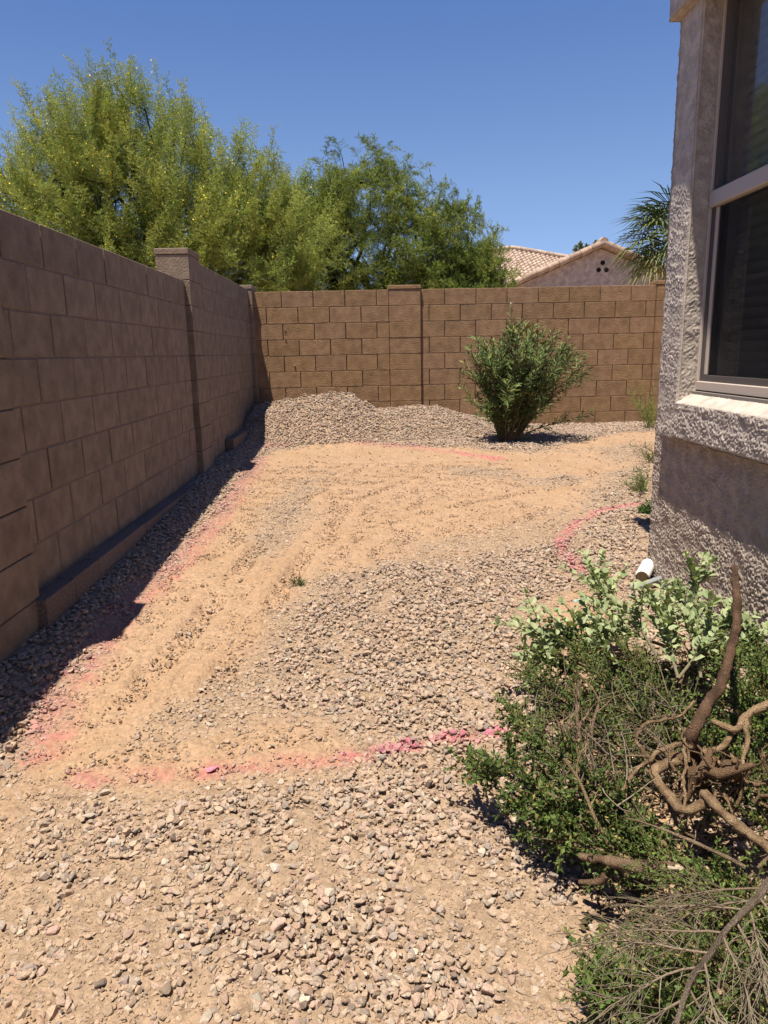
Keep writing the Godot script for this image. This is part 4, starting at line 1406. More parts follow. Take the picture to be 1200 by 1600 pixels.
# ---------------------------------------------------------------- heap of cut brush by the house
const PILE := {
	"stick": [1.019, 0.866, -2.000, 0.949, 0.839, -1.845, 0.941, 0.788, -1.811, 0.898, 0.735, -1.744, 0.856, 0.672, -1.689, 0.770, 0.609, -1.611, 0.746, 0.568, -1.594, 0.754, 0.488, -1.609],
	"rootA": [0.743, 0.509, -1.605, 0.687, 0.498, -1.582, 0.652, 0.487, -1.572, 0.647, 0.476, -1.536, 0.658, 0.464, -1.503, 0.658, 0.472, -1.450, 0.688, 0.481, -1.435, 0.722, 0.492, -1.448, 0.715, 0.502, -1.456],
	"rootB": [0.715, 0.502, -1.456, 0.723, 0.509, -1.376, 0.741, 0.508, -1.314, 0.772, 0.506, -1.246],
	"rootC": [0.665, 0.487, -1.586, 0.644, 0.500, -1.638, 0.643, 0.512, -1.694, 0.688, 0.534, -1.719, 0.770, 0.544, -1.738, 0.827, 0.566, -1.776],
	"rootD": [0.548, 0.464, -1.524, 0.612, 0.497, -1.572, 0.671, 0.519, -1.605, 0.741, 0.529, -1.624],
	"rootE": [0.658, 0.464, -1.503, 0.664, 0.422, -1.455, 0.694, 0.402, -1.436],
	"rootF": [0.782, 0.511, -1.659, 0.782, 0.527, -1.573, 0.805, 0.506, -1.551, 0.841, 0.507, -1.562],
	"rootG": [0.803, 0.590, -1.629, 0.854, 0.579, -1.600, 0.881, 0.609, -1.613, 0.962, 0.630, -1.636],
	"rootH": [0.881, 0.609, -1.613, 0.863, 0.567, -1.561, 0.835, 0.524, -1.521],
	"rootI": [0.767, 0.532, -1.686, 0.697, 0.545, -1.519, 0.664, 0.481, -1.437],
	"rootJ": [0.745, 0.506, -1.553, 0.780, 0.495, -1.528, 0.846, 0.508, -1.589, 0.823, 0.528, -1.599],
	"rootK": [0.772, 0.495, -1.516, 0.775, 0.483, -1.483, 0.777, 0.471, -1.447],
	"rootL": [0.768, 0.527, -1.574, 0.816, 0.547, -1.581, 0.871, 0.560, -1.633, 0.892, 0.530, -1.653],
	"log": [0.587, 0.387, -1.285, 0.543, 0.377, -1.318, 0.490, 0.368, -1.363, 0.431, 0.351, -1.429],
	"logb": [0.575, 0.377, -1.293, 0.552, 0.337, -1.297, 0.530, 0.308, -1.307],
	"logc": [0.473, 0.359, -1.375, 0.461, 0.339, -1.379, 0.425, 0.320, -1.403],
	"twA": [0.521, 0.431, -1.651, 0.479, 0.492, -1.688, 0.446, 0.535, -1.744],
	"twB": [0.521, 0.431, -1.651, 0.498, 0.512, -1.700, 0.504, 0.596, -1.768],
	"twC": [0.521, 0.431, -1.651, 0.529, 0.533, -1.695, 0.559, 0.594, -1.733],
	"twD": [0.525, 0.430, -1.639, 0.482, 0.460, -1.664, 0.458, 0.483, -1.704],
	"twE": [0.591, 0.363, -1.491, 0.538, 0.427, -1.575, 0.444, 0.480, -1.634],
	"twF": [0.538, 0.320, -1.416, 0.481, 0.422, -1.461, 0.456, 0.486, -1.541, 0.424, 0.527, -1.572],
	"dryA": [0.644, 0.634, -1.033, 0.513, 0.661, -0.910, 0.449, 0.670, -0.854, 0.379, 0.670, -0.774, 0.340, 0.658, -0.714],
	"pale1": [0.990, 0.462, -2.377, 0.793, 0.541, -2.342, 0.605, 0.559, -2.307, 0.482, 0.521, -2.366],
	"pale2": [0.930, 0.458, -2.280, 0.877, 0.565, -2.431, 0.826, 0.591, -2.568, 0.837, 0.600, -2.777],
	"pale3": [1.013, 0.452, -2.142, 1.067, 0.559, -2.311, 1.117, 0.626, -2.449, 1.183, 0.690, -2.547],
	"pale4": [0.941, 0.452, -2.144, 0.958, 0.539, -2.309, 0.982, 0.595, -2.440],
	"pale5": [0.941, 0.452, -2.144, 1.045, 0.535, -2.205, 1.132, 0.587, -2.266, 1.190, 0.555, -2.203],
	"pale6": [0.819, 0.452, -2.150, 0.670, 0.536, -2.222, 0.576, 0.538, -2.276, 0.500, 0.495, -2.219],
	"dk1": [0.667, 0.304, -1.519, 0.455, 0.406, -1.556, 0.314, 0.430, -1.645, 0.229, 0.376, -1.779],
	"dk2": [0.664, 0.325, -1.515, 0.470, 0.469, -1.621, 0.380, 0.495, -1.735, 0.359, 0.482, -1.900],
	"dk3": [0.749, 0.351, -1.652, 0.577, 0.479, -1.824, 0.476, 0.523, -1.934, 0.443, 0.510, -2.093],
	"dk4": [0.804, 0.356, -1.789, 0.674, 0.504, -1.963, 0.632, 0.530, -2.087, 0.641, 0.537, -2.273],
	"dk5": [0.700, 0.284, -1.521, 0.523, 0.364, -1.514, 0.389, 0.386, -1.537, 0.317, 0.350, -1.654],
	"dk6": [0.668, 0.280, -1.440, 0.540, 0.360, -1.429, 0.435, 0.363, -1.472, 0.377, 0.326, -1.546],
	"dk7": [0.919, 0.345, -1.974, 0.825, 0.471, -2.111, 0.795, 0.515, -2.211, 0.799, 0.522, -2.360],
	"dk8": [1.066, 0.338, -1.809, 1.029, 0.503, -1.948, 1.045, 0.547, -2.030, 1.126, 0.553, -2.158],
	"dk9": [0.834, 0.278, -1.359, 0.663, 0.378, -1.343, 0.600, 0.399, -1.399, 0.579, 0.402, -1.461],
	"dk10": [0.777, 0.315, -1.185, 0.641, 0.436, -1.186, 0.589, 0.456, -1.214, 0.563, 0.437, -1.274],
	"dk11": [0.631, 0.272, -1.016, 0.517, 0.392, -1.032, 0.442, 0.394, -1.072, 0.417, 0.315, -1.165],
	"dk12": [0.725, 0.294, -1.068, 0.597, 0.433, -1.043, 0.549, 0.453, -1.064, 0.525, 0.434, -1.113],
	"dk13": [0.532, 0.271, -0.995, 0.452, 0.372, -1.003, 0.417, 0.353, -1.059, 0.400, 0.295, -1.127],
	"dk14": [0.935, 0.321, -1.445, 0.875, 0.424, -1.492, 0.892, 0.447, -1.559, 0.914, 0.450, -1.635],
	"dk15": [1.115, 0.377, -1.808, 1.121, 0.503, -1.944, 1.162, 0.528, -2.064, 1.209, 0.534, -2.197],
}

func line_of(key: String) -> PackedVector3Array:
	var a: Array = PILE[key]
	var c := Curve3D.new()
	var raw := PackedVector3Array()
	for k in range(0, a.size(), 3): raw.append(Vector3(a[k], a[k + 1], a[k + 2]))
	for i in raw.size():
		var tan := (raw[mini(i + 1, raw.size() - 1)] - raw[maxi(i - 1, 0)]) / 6.0
		c.add_point(raw[i], -tan, tan)
	c.bake_interval = 0.012
	return c.get_baked_points()

func thin(p: PackedVector3Array, every: int) -> PackedVector3Array:
	var o := PackedVector3Array()
	for i in range(0, p.size(), every): o.append(p[i])
	if o[o.size() - 1] != p[p.size() - 1]: o.append(p[p.size() - 1])
	return o

func taper(n: int, a: float, b: float, wob := 0.0) -> PackedFloat32Array:
	var r := PackedFloat32Array()
	for i in n: r.append(lerpf(a, b, i / maxf(1.0, n - 1.0)) * (1.0 + R(-wob, wob)))
	return r

func shift(mb: MB, d: Vector3) -> MB:
	for i in mb.v.size(): mb.v[i] -= d
	return mb

func dark_branch(line: PackedVector3Array, label: String) -> void:
	var p := thin(line, 3) if line.size() > 8 else line
	var base := p[0]
	base.y = ground(base.x, base.z)
	var t := thing("leafy_cutting", label, "cut branch", base, "dark green cuttings in the brush heap")
	var st := MB.new()
	var fo := MB.new()
	st.tube(p, taper(p.size(), 0.007, 0.0022), 6, Color(0.26, 0.19, 0.11))
	var total := 0.0
	for i in p.size() - 1: total += p[i].distance_to(p[i + 1])
	var shoots := int(total * 230.0)
	var fresh := R(0.0, 1.0)
	var size := R(0.62, 1.08)
	for s in shoots:
		var tt := lerpf(0.12, 1.0, (s + rng.randf()) / shoots)
		var q := curve(p, tt)
		var ax := (curve(p, minf(tt + 0.06, 1.0)) - curve(p, tt - 0.06)).normalized()
		var out := (rdir() + Vector3(0, 0.25, 0)).normalized()
		var d := (ax * R(0.5, 1.2) + out * 0.95).normalized()
		var len := R(0.06, 0.15) * (1.15 - 0.5 * tt)
		var e := q + d * len
		var floor_y := ground(e.x, e.z) + 0.012
		if e.y < floor_y: e.y = floor_y
		var m := q.lerp(e, 0.5) + rdir() * 0.008
		st.tube(PackedVector3Array([q, m, e]), PackedFloat32Array([0.0019, 0.0014, 0.0008]), 3, Color(0.20, 0.18, 0.08))
		var leaves := int(len / 0.0038)
		for k in leaves:
			var u := 0.12 + 0.88 * (k + rng.randf()) / leaves
			var at := q.lerp(m, u * 2.0) if u < 0.5 else m.lerp(e, u * 2.0 - 1.0)
			var ld := (d * R(0.2, 1.0) + rdir() * 0.9).normalized()
			var w := ld.cross(rdir()).normalized()
			var col := Color(0.052, 0.088, 0.024).lerp(Color(0.125, 0.18, 0.042), rng.randf() * (0.45 + 0.55 * fresh)) * R(0.8, 1.2)
			if rng.randf() < 0.07: col = Color(0.24, 0.20, 0.07) * R(0.6, 1.2)
			var big := size * R(0.6, 1.3)
			fo.leaf(at, ld, w, 0.0145 * big, 0.0038 * big, 0.0012, col)
	put(shift(st, base).mesh(), "stem", M.twig, t)
	put(shift(fo, base).mesh(), "foliage", M.leaf_dark, t)

func ovate(mb: MB, p: Vector3, d: Vector3, w: Vector3, len: float, wid: float, col: Color) -> void:
	var nn := w.cross(d).normalized()
	var a := p + d * len * 0.30
	var b := p + d * len * 0.68
	var tip := p + d * len - nn * len * 0.12
	var l1 := a - w * wid + nn * wid * 0.3
	var r1 := a + w * wid + nn * wid * 0.3
	var l2 := b - w * wid * 0.85 + nn * wid * 0.22
	var r2 := b + w * wid * 0.85 + nn * wid * 0.22
	mb.tri(p, l1, a, col); mb.tri(p, a, r1, col)
	mb.quad(l1, l2, b, a, col); mb.quad(a, b, r2, r1, col)
	mb.tri(l2, tip, b, col); mb.tri(b, tip, r2, col)

func pale_branch(key: String, label: String) -> void:
	var p := thin(line_of(key), 3)
	var base := p[0]
	base.y = ground(base.x, base.z)
	var t := thing("pale_cutting", label, "cut branch", base, "pale leafy cuttings in the brush heap")
	var st := MB.new()
	var fo := MB.new()
	st.tube(p, taper(p.size(), 0.006, 0.0022), 6, Color(0.27, 0.24, 0.15))
	var lines := [p]
	var shoots := 25
	for s in shoots:
		var tt := lerpf(0.2, 0.95, (s + rng.randf()) / shoots)
		var q := curve(p, tt)
		var ax := (curve(p, tt + 0.05) - curve(p, tt - 0.05)).normalized()
		var d := (ax + (rdir() + Vector3(0, 0.45, 0)) * 0.9).normalized()
		var e := q + d * R(0.07, 0.17)
		e.y = maxf(e.y, ground(e.x, e.z) + 0.03)
		var bl := PackedVector3Array([q, q.lerp(e, 0.5) + rdir() * 0.006, e])
		st.tube(bl, PackedFloat32Array([0.0025, 0.002, 0.0012]), 4, Color(0.25, 0.25, 0.14))
		lines.append(bl)
	for bl in lines:
		var total := 0.0
		for i in bl.size() - 1: total += bl[i].distance_to(bl[i + 1])
		var pairs := int(total / 0.0155)
		for k in pairs:
			var u := lerpf(0.15, 1.0, (k + 0.5) / pairs)
			var at := curve(bl, u)
			var ax := (curve(bl, u + 0.06) - curve(bl, u - 0.06)).normalized()
			var side := ax.cross((Vector3.UP if k % 2 else Vector3.RIGHT) + rdir() * 0.3).normalized()
			for sg in [-1, 1]:
				if rng.randf() < 0.12: continue
				var d: Vector3 = (ax * R(0.3, 0.9) + side * sg + Vector3(0, R(-0.1, 0.45), 0)).normalized()
				var w := d.cross(Vector3.UP + rdir() * 0.5).normalized()
				var len := R(0.017, 0.044)
				ovate(fo, at, d, w, len, len * R(0.24, 0.30), Color(0.37, 0.42, 0.235).lerp(Color(0.20, 0.26, 0.12), rng.randf()) * R(0.85, 1.15))
	put(shift(st, base).mesh(), "stem", M.twig, t)
	put(shift(fo, base).mesh(), "foliage", M.leaf_soft, t)

func bare(keys: Array, called: String, label: String, r0: float, r1: float, col: Color, side_twigs: int, tl: float, grp := "") -> void:
	var base := Vector3.ZERO
	var t: Node3D
	for key in keys:
		var p := thin(line_of(key), 2)
		if t == null:
			base = p[0]
			base.y = ground(base.x, base.z)
			t = thing(called, label, "branch", base, grp)
		var mb := MB.new()
		mb.tube(p, taper(p.size(), r0, r1, 0.05), 7, col * R(0.9, 1.1), true)
		put(shift(mb, base).mesh(), "branch", M.bark_root, t)
		mb = MB.new()
		for s in side_twigs:
			var tt := lerpf(0.15, 1.0, (s + rng.randf()) / side_twigs)
			var q := curve(p, tt)
			var ax := (curve(p, tt + 0.05) - curve(p, tt - 0.05)).normalized()
			var d := (ax * 0.8 + rdir() * 0.8 + Vector3(0, 0.2, 0)).normalized()
			var e := q + d * tl * R(0.4, 1.0)
			e.y = maxf(e.y, ground(e.x, e.z) + 0.01)
			var m := q.lerp(e, 0.5) + rdir() * tl * 0.06
			mb.tube(PackedVector3Array([q, m, e]), PackedFloat32Array([r1 * 0.7, r1 * 0.5, r1 * 0.25]), 4, col * R(0.8, 1.15))
			for f in 3:
				var b := m.lerp(e, R(0, 1))
				var d2 := (d + rdir() * 0.9).normalized()
				mb.tube(PackedVector3Array([b, b + d2 * tl * R(0.15, 0.4)]), PackedFloat32Array([r1 * 0.4, r1 * 0.2]), 3, col * R(0.8, 1.15))
		if side_twigs: put(shift(mb, base).mesh(), "twigs", M.twig, t)

# knotty bent wood: wandering line, swelling radius, bark in patches
func gnarl(mb: MB, p: PackedVector3Array, r0: float, r1: float, light: Color, dark: Color, bend := 0.006) -> void:
	var off := R(0, 90)
	var q := PackedVector3Array()
	var rr := PackedFloat32Array()
	for i in p.size():
		var t := i / maxf(1.0, p.size() - 1.0)
		var w := off + i * 0.006
		q.append(p[i] + Vector3(n_mid.get_noise_2d(w * 4.0, 1), n_mid.get_noise_2d(w * 4.0, 9), n_mid.get_noise_2d(w * 4.0, 17)) * bend)
		rr.append(lerpf(r0, r1, t) * (1.0 + 0.34 * n_mid.get_noise_2d(w * 5.0, 33) + 0.16 * n_fine.get_noise_2d(w * 4.0, 3)))
	var k0 := mb.v.size()
	mb.tube(q, rr, 10, light, true, 0.10)
	for k in range(k0, mb.v.size()):
		var v := mb.v[k]
		mb.c[k] = light.lerp(dark, clampf(0.35 + 1.3 * n_fine.get_noise_3d(v.x * 1.2, v.y * 1.2, v.z * 1.2), 0, 1))

func build_pile() -> void:
	rng.seed = 800
	# stump with its roots and one standing stem
	var top := Vector3(0.755, 0, -1.60)
	top.y = ground(top.x, top.z)
	var t := thing("uprooted_stump", "uprooted shrub stump with twisting tan roots and one tall brown stem", "stump", top)
	var rad := {"rootA": [0.0125, 0.010], "rootB": [0.011, 0.008], "rootC": [0.0065, 0.003], "rootD": [0.003, 0.007], "rootE": [0.009, 0.003], "rootF": [0.008, 0.004], "rootG": [0.008, 0.010], "rootH": [0.008, 0.004], "rootI": [0.0045, 0.003], "rootJ": [0.007, 0.003], "rootK": [0.005, 0.002], "rootL": [0.009, 0.003]}
	for key in rad:
		var p := line_of(key)
		for i in p.size(): p[i] += Vector3(n_fine.get_noise_2d(p[i].x * 2, i * 0.05), n_fine.get_noise_2d(i * 0.05, p[i].z * 2), 0) * 0.004
		var mb := MB.new()
		gnarl(mb, p, rad[key][0], rad[key][1], Color(0.56, 0.39, 0.23), Color(0.24, 0.15, 0.085))
		put(shift(mb, top).mesh(), "root", M.bark_root, t)
	# knot where they meet
	var km := MB.new()
	for k in 9:
		var c := Vector3(0.735, 0.50, -1.56) + Vector3(R(-0.06, 0.08), R(-0.05, 0.04), R(-0.05, 0.05))
		var q := c + rdir() * R(0.05, 0.12)
		var m := c.lerp(q, 0.5) + rdir() * 0.03
		km.tube(thin(PackedVector3Array([c, m, q]), 1), PackedFloat32Array([R(0.012, 0.022), R(0.01, 0.016), R(0.004, 0.008)]), 8, Color(0.30, 0.19, 0.11) * R(0.7, 1.1), true, 0.1)
	for k in 70:
		var c := Vector3(0.76, 0.48, -1.55) + Vector3(R(-0.08, 0.14), R(-0.06, 0.05), R(-0.06, 0.09))
		var pl := PackedVector3Array([c])
		var d := rdir()
		for s in 5:
			d = (d + rdir() * 0.7).normalized()
			pl.append(pl[pl.size() - 1] + d * R(0.015, 0.035))
		km.tube(pl, taper(6, R(0.003, 0.006), 0.0012), 5, Color(0.36, 0.24, 0.14) * R(0.7, 1.15))
	put(shift(km, top).mesh(), "root_knot", M.bark_root, t)
	var sp := line_of("stick")
	var sm := MB.new()
	gnarl(sm, sp, 0.0085, 0.0165, Color(0.26, 0.16, 0.10), Color(0.11, 0.068, 0.045), 0.005)
	put(shift(sm, top).mesh(), "stem", M.bark_root, t)
	# sawn limb with a pale cut end
	var lp := line_of("log")
	for i in lp.size(): lp[i].y += 0.055 * (1.0 - 0.7 * i / lp.size())
	var lb := lp[0]
	lb.y = ground(lb.x, lb.z)
	t = thing("sawn_limb", "sawn brown limb with a pale splintered cut end at the edge of the heap", "branch", lb)
	var mb := MB.new()
	gnarl(mb, lp, 0.016, 0.007, Color(0.40, 0.28, 0.18), Color(0.22, 0.14, 0.085), 0.004)
	for key in ["logb", "logc"]:
		var q := line_of(key)
		mb.tube(q, taper(q.size(), 0.009, 0.005, 0.05), 7, Color(0.28, 0.18, 0.11), true)
	put(shift(mb, lb).mesh(), "limb", M.bark_root, t)
	mb = MB.new()
	var cd := (lp[0] - lp[3]).normalized()
	for k in 12:
		var an := k * TAU / 12
		var s := orient(cd, 1.0) * Vector3(cos(an), 0, sin(an)) * R(0.004, 0.017)
		mb.tube(PackedVector3Array([lp[0] + s - cd * 0.01, lp[0] + s * 1.05 + cd * R(0.004, 0.022)]), PackedFloat32Array([0.006, 0.002]), 5, Color(0.68, 0.55, 0.40) * R(0.8, 1.1), true)
	put(shift(mb, lb).mesh(), "cut_end", M.twig, t)
	bare(["twA", "twB", "twC", "twD"], "dead_branch", "bundle of bare pinkish-tan dead twigs standing out of the heap", 0.006, 0.003, Color(0.36, 0.25, 0.17), 7, 0.10)
	bare(["twE"], "dead_branch", "bare brown stick leaning across the middle of the heap", 0.009, 0.005, Color(0.30, 0.21, 0.13), 6, 0.12)
	bare(["twF"], "dead_branch", "long thin tan stick crossing the dark green cuttings", 0.0055, 0.0035, Color(0.36, 0.27, 0.15), 3, 0.08)
	var names := {
		"dk1": "leafy dark green cutting whose tip reaches farthest out onto the gravel",
		"dk2": "leafy dark green cutting ending at the pink painted line on the gravel",
		"dk3": "leafy dark green cutting behind the bundle of bare dead twigs",
		"dk4": "leafy dark green cutting just below the pale-leaved branches",
		"dk5": "leafy dark green cutting lying low along the gravel edge of the heap",
		"dk6": "leafy dark green cutting arching over the thin end of the sawn limb",
		"dk7": "leafy dark green cutting between the pale-leaved branches and the stump",
		"dk8": "leafy dark green cutting beside the tall stem of the stump, next to the house",
		"dk9": "leafy dark green cutting above the pale cut end of the sawn limb",
		"dk10": "leafy dark green cutting under the upper end of the dry wispy branch",
		"dk11": "leafy green cutting on bare dirt under the tip of the dry wispy branch",
		"dk12": "leafy green cutting beneath the middle of the dry wispy branch",
		"dk13": "short leafy green cutting lying loose on the dirt below the dry wispy branch",
		"dk14": "leafy green cutting behind the stump roots against the house",
		"dk15": "bright leafy green cutting at the foot of the stucco wall behind the roots"}
	for k in 15:
		var key := "dk%d" % (k + 1)
		dark_branch(line_of(key), names[key])
	for k in 9:
		var a := Vector3(R(0.5, 1.0), 0, R(-2.2, -1.25))
		var an := R(2.2, 4.6)
		var e := a + Vector3(cos(an) * R(0.2, 0.4), 0, sin(an) * R(-0.3, 0.3))
		e.x = maxf(e.x, 0.36)
		a.y = ground(a.x, a.z) + R(0.16, 0.26)
		e.y = ground(e.x, e.z) + R(0.14, 0.3)
		var mid := a.lerp(e, 0.5) + Vector3(R(-0.03, 0.03), 0.03, R(-0.03, 0.03))
		var stick := thing("dead_stick", "thin bare tan stick caught among the dark green cuttings", "stick", Vector3(a.x, ground(a.x, a.z), a.z), "bare sticks in the brush heap")
		var sm2 := MB.new()
		var pl := PackedVector3Array()
		for i in 15:
			var u := i / 14.0
			pl.append(a.lerp(mid, u).lerp(mid.lerp(e, u), u))
		gnarl(sm2, pl, R(0.004, 0.006), 0.0018, Color(0.46, 0.34, 0.22), Color(0.26, 0.19, 0.12), 0.008)
		for f in 5:
			var c := curve(pl, R(0.3, 1.0))
			var fd := ((e - a).normalized() + rdir() * 0.8).normalized()
			sm2.tube(PackedVector3Array([c, c + fd * R(0.03, 0.09)]), PackedFloat32Array([0.0016, 0.0006]), 4, Color(0.40, 0.30, 0.20))
		put(shift(sm2, stick.position).mesh(), "stick", M.bark_root, stick)
	# low cuttings that fill the heap from below
	for k in 22:
		var a := Vector3(lerpf(0.50, 1.22, fmod(k * 0.618, 1.0)), 0, lerpf(-1.02, -2.55, (k + 0.5) / 22.0))
		if a.x < 0.85 and a.z < -1.4 and a.z > -2.05: a.x = R(0.86, 1.2)
		var far_part := smoothstep(-1.5, -2.6, a.z)
		a.x = lerpf(a.x, maxf(a.x, 0.72), far_part)
		var an := R(0, TAU)
		var e := a + Vector3(cos(an), 0, sin(an)) * R(0.2, 0.3)
		e.x = clampf(e.x, 0.42, 1.28)
		a.y = ground(a.x, a.z) + 0.03
		e.y = ground(e.x, e.z) + R(0.06, 0.12)
		var m := a.lerp(e, 0.5) + Vector3(0, R(0.04, 0.09), 0)
		dark_branch(PackedVector3Array([a, a.lerp(m, 0.5) + Vector3(0, 0.02, 0), m, m.lerp(e, 0.5) + Vector3(0, 0.015, 0), e]), "low cutting with small dark green leaves half buried under the other brush")
	# dead leaves and bits fallen under the heap
	var lm := MB.new()
	for k in 5200:
		var x := R(0.36, 1.38)
		var z := R(-2.75, -0.85)
		if x < 0.42 + 0.25 * smoothstep(-1.9, -2.7, z) + 0.1 * n_mid.get_noise_2d(x, z): continue
		var p := Vector3(x, ground(x, z) + R(0.004, 0.022), z)
		var dd := Vector3(R(-1, 1), R(-0.25, 0.25), R(-1, 1)).normalized()
		var col := Color(0.20, 0.14, 0.08).lerp(Color(0.10, 0.10, 0.045), rng.randf()) * R(0.6, 1.3)
		lm.leaf(p, dd, dd.cross(Vector3.UP + rdir() * 0.4).normalized(), R(0.012, 0.03), R(0.004, 0.009), 0.002, col)
	var litter := put(lm.mesh(), "leaf_litter", M.twig, self)
	tag(litter, "brown dead leaf litter on the ground under the brush heap", "leaf litter", "", "stuff")
	var pale_labels := ["pale grey-green leafy branch stretching out flat over the gravel", "pale grey-green leafy branch pointing at the drain pipe and metal strip", "tall pale leafy sprig standing up in front of the stucco wall", "pale leafy sprig between the drain pipe and the tall brown stem", "pale leafy sprig behind the tall brown stem against the foundation", "short pale leafy branch drooping over the dark cuttings at the gravel edge"]
	for k in 6: pale_branch("pale%d" % (k + 1), pale_labels[k])
	# fine dead twigs through the middle
	var dt := thing("dead_twigs", "tangle of fine grey dead twigs in the hollow of the heap", "twigs", Vector3(0.62, ground(0.62, -1.75), -1.75))
	mb = MB.new()
	for k in 260:
		var c := Vector3(R(0.42, 0.84), R(0.10, 0.27), R(-2.0, -1.5))
		c.y += ground(c.x, c.z)
		var d := (rdir() + Vector3(-0.2, 0.7, -0.2)).normalized()
		var pl := PackedVector3Array([c])
		for s in 4:
			d = (d + rdir() * 0.35).normalized()
			var nx := pl[pl.size() - 1] + d * R(0.02, 0.045)
			nx.y = maxf(nx.y, ground(nx.x, nx.z) + 0.01)
			pl.append(nx)
		mb.tube(pl, taper(5, R(0.0012, 0.0026), 0.0007), 4, Color(0.33, 0.27, 0.20) * R(0.6, 1.2))
	put(shift(mb, dt.position).mesh(), "twigs", M.twig, dt)
	# dry wispy branch in the corner nearest the viewer
	var dp := thin(line_of("dryA"), 2)
	var db := dp[0]
	db.y = ground(db.x, db.z)
	t = thing("dry_branch", "dry grey-brown branch with hanging threadlike twigs lying over green cuttings", "branch", db)
	mb = MB.new()
	gnarl(mb, dp, 0.0062, 0.003, Color(0.30, 0.24, 0.18), Color(0.17, 0.13, 0.09), 0.008)
	put(shift(mb, db).mesh(), "branch", M.bark_root, t)
	mb = MB.new()
	for k in 15:
		var tt := lerpf(0.02, 0.95, (k + rng.randf()) / 15.0)
		var q := curve(dp, tt)
		var ax := (curve(dp, tt + 0.05) - curve(dp, tt - 0.05)).normalized()
		var side := ax.cross(Vector3.UP).normalized() * (1.0 if k % 2 else -1.0)
		var d := (ax * 0.9 + side * R(0.5, 1.0) + Vector3(0, R(-0.1, 0.25), 0)).normalized()
		var sec := PackedVector3Array([q])
		for sg in 7:
			d = (d + Vector3(0, -0.07, 0) + rdir() * 0.14).normalized()
			var nx := sec[sec.size() - 1] + d * R(0.016, 0.030)
			nx.y = maxf(nx.y, ground(nx.x, nx.z) + 0.015)
			sec.append(nx)
		mb.tube(sec, taper(8, 0.0020, 0.0006, 0.08), 5, Color(0.27, 0.21, 0.15) * R(0.8, 1.2))
		for f in 34:
			var u := R(0.1, 1.0)
			var c := curve(sec, u)
			var fd := ((curve(sec, u + 0.06) - curve(sec, u - 0.06)).normalized() * 0.9 + rdir() * 0.75).normalized()
			var pl := PackedVector3Array([c])
			for sg in 5:
				fd = (fd + Vector3(0, -0.10, 0) + rdir() * 0.2).normalized()
				var nx := pl[pl.size() - 1] + fd * R(0.010, 0.020)
				nx.y = maxf(nx.y, ground(nx.x, nx.z) + 0.01)
				pl.append(nx)
			mb.tube(pl, taper(6, R(0.0007, 0.0012), 0.0004), 3, Color(0.33, 0.28, 0.20) * R(0.6, 1.2))
	put(shift(mb, db).mesh(), "twigs", M.twig, t)

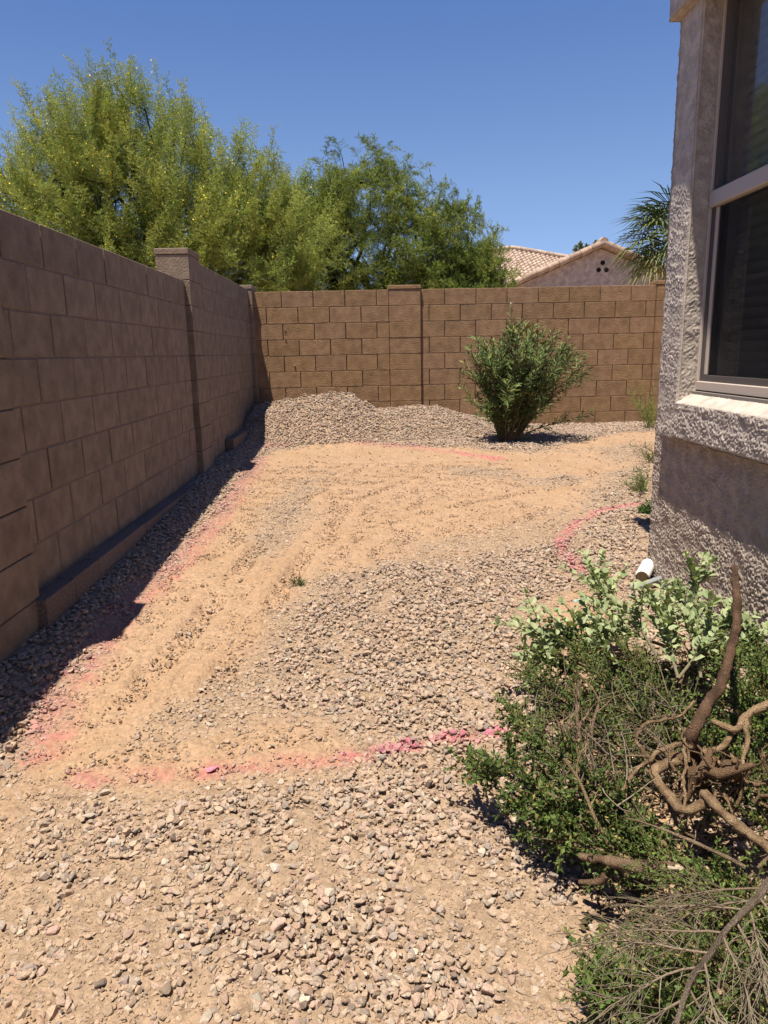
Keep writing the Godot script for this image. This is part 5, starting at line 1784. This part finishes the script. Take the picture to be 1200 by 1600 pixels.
# ---------------------------------------------------------------- everything
func _ready() -> void:
	# camera
	var cam := Camera3D.new()
	cam.name = "camera"
	cam.fov = 71.06
	cam.near = 0.05
	cam.far = 1500.0
	cam.position = Vector3(0, 1.5, 0)
	cam.basis = Basis(Vector3.RIGHT, -0.2186) * Basis(Vector3.BACK, -0.0206)
	add_child(cam)
	# sky
	var env := Environment.new()
	env.background_mode = Environment.BG_SKY
	var sky := Sky.new()
	var sm := ProceduralSkyMaterial.new()
	sm.sky_top_color = Color(0.030, 0.080, 0.250).linear_to_srgb()
	sm.sky_horizon_color = Color(0.298, 0.450, 0.690).linear_to_srgb()
	sm.sky_curve = 0.15
	sm.ground_bottom_color = Color(0.30, 0.22, 0.15).linear_to_srgb()
	sm.ground_horizon_color = Color(0.36, 0.30, 0.24).linear_to_srgb()
	sm.sun_angle_max = 1.0
	sky.sky_material = sm
	env.sky = sky
	env.ambient_light_source = Environment.AMBIENT_SOURCE_SKY
	env.tonemap_mode = Environment.TONE_MAPPER_LINEAR
	env.tonemap_exposure = 1.7
	env.sdfgi_enabled = true
	env.ssao_enabled = true
	env.ssil_enabled = true
	var we := WorldEnvironment.new()
	we.name = "environment"
	we.environment = env
	add_child(we)
	# sun, almost overhead, a little to the left and behind the viewer
	var sun := DirectionalLight3D.new()
	sun.name = "sun"
	sun.light_energy = 1.6
	sun.light_color = Color(1.0, 0.955, 0.89)
	sun.light_angular_distance = 0.53
	sun.shadow_enabled = true
	var d := Vector3(SUN_A, -1.0, -SUN_B).normalized()
	sun.basis = Basis.looking_at(d, Vector3.FORWARD)
	add_child(sun)
	make_materials()
	rng.seed = 11
	build_ground()
	build_gravel()
	rng.seed = 12
	build_walls()
	build_house()
	build_far_house()
	build_trees()
	build_oleander()
	rng.seed = 900
	wispy(Vector3(3.35, ground(3.35, -9.0), -9.0), "feathery_shrub", "tall feathery light green shrub against the end wall beside the house corner", 46, 0.62, Vector3(0, 0.2, 0), Color(0.20, 0.25, 0.07), "")
	wispy(Vector3(2.02, ground(2.02, -5.45), -5.45), "feathery_shrub", "low sprawling feathery green tuft on gravel behind the house corner", 26, 0.26, Vector3(-0.3, -0.3, 0), Color(0.14, 0.18, 0.06), "")
	wispy(Vector3(2.5, ground(2.5, -6.6), -6.6), "feathery_shrub", "small sparse grey-green tuft on bare dirt behind the house corner", 18, 0.28, Vector3(-0.3, -0.2, 0), Color(0.15, 0.17, 0.07), "")
	wispy(Vector3(1.86, ground(1.86, -4.82), -4.82), "feathery_shrub", "tiny dark green tuft at the foot of the house corner", 22, 0.13, Vector3(-0.2, -0.1, 0), Color(0.06, 0.12, 0.03), "")
	wispy(Vector3(-0.45, ground(-0.45, -3.59), -3.59), "weed", "tiny green weed at the edge of the gravel on the dirt", 7, 0.02, Vector3(0, -0.4, 0), Color(0.10, 0.12, 0.05), "")
	build_pipe()
	build_pile()
	var bs := MB.new()
	bs.cham(Vector3(-0.045, 0, -0.010), Vector3(0.045, 0.006, 0.010), 0.002)
	var bo := put(bs.mesh(), "plastic_strip", M.blue, self)
	bo.position = Vector3(0.93, ground(0.93, -3.22) + 0.03, -3.22)
	bo.rotation = Vector3(0, 0.4, 0.05)
	tag(bo, "short pale blue plastic strip lying behind the pale leafy branch", "strip")
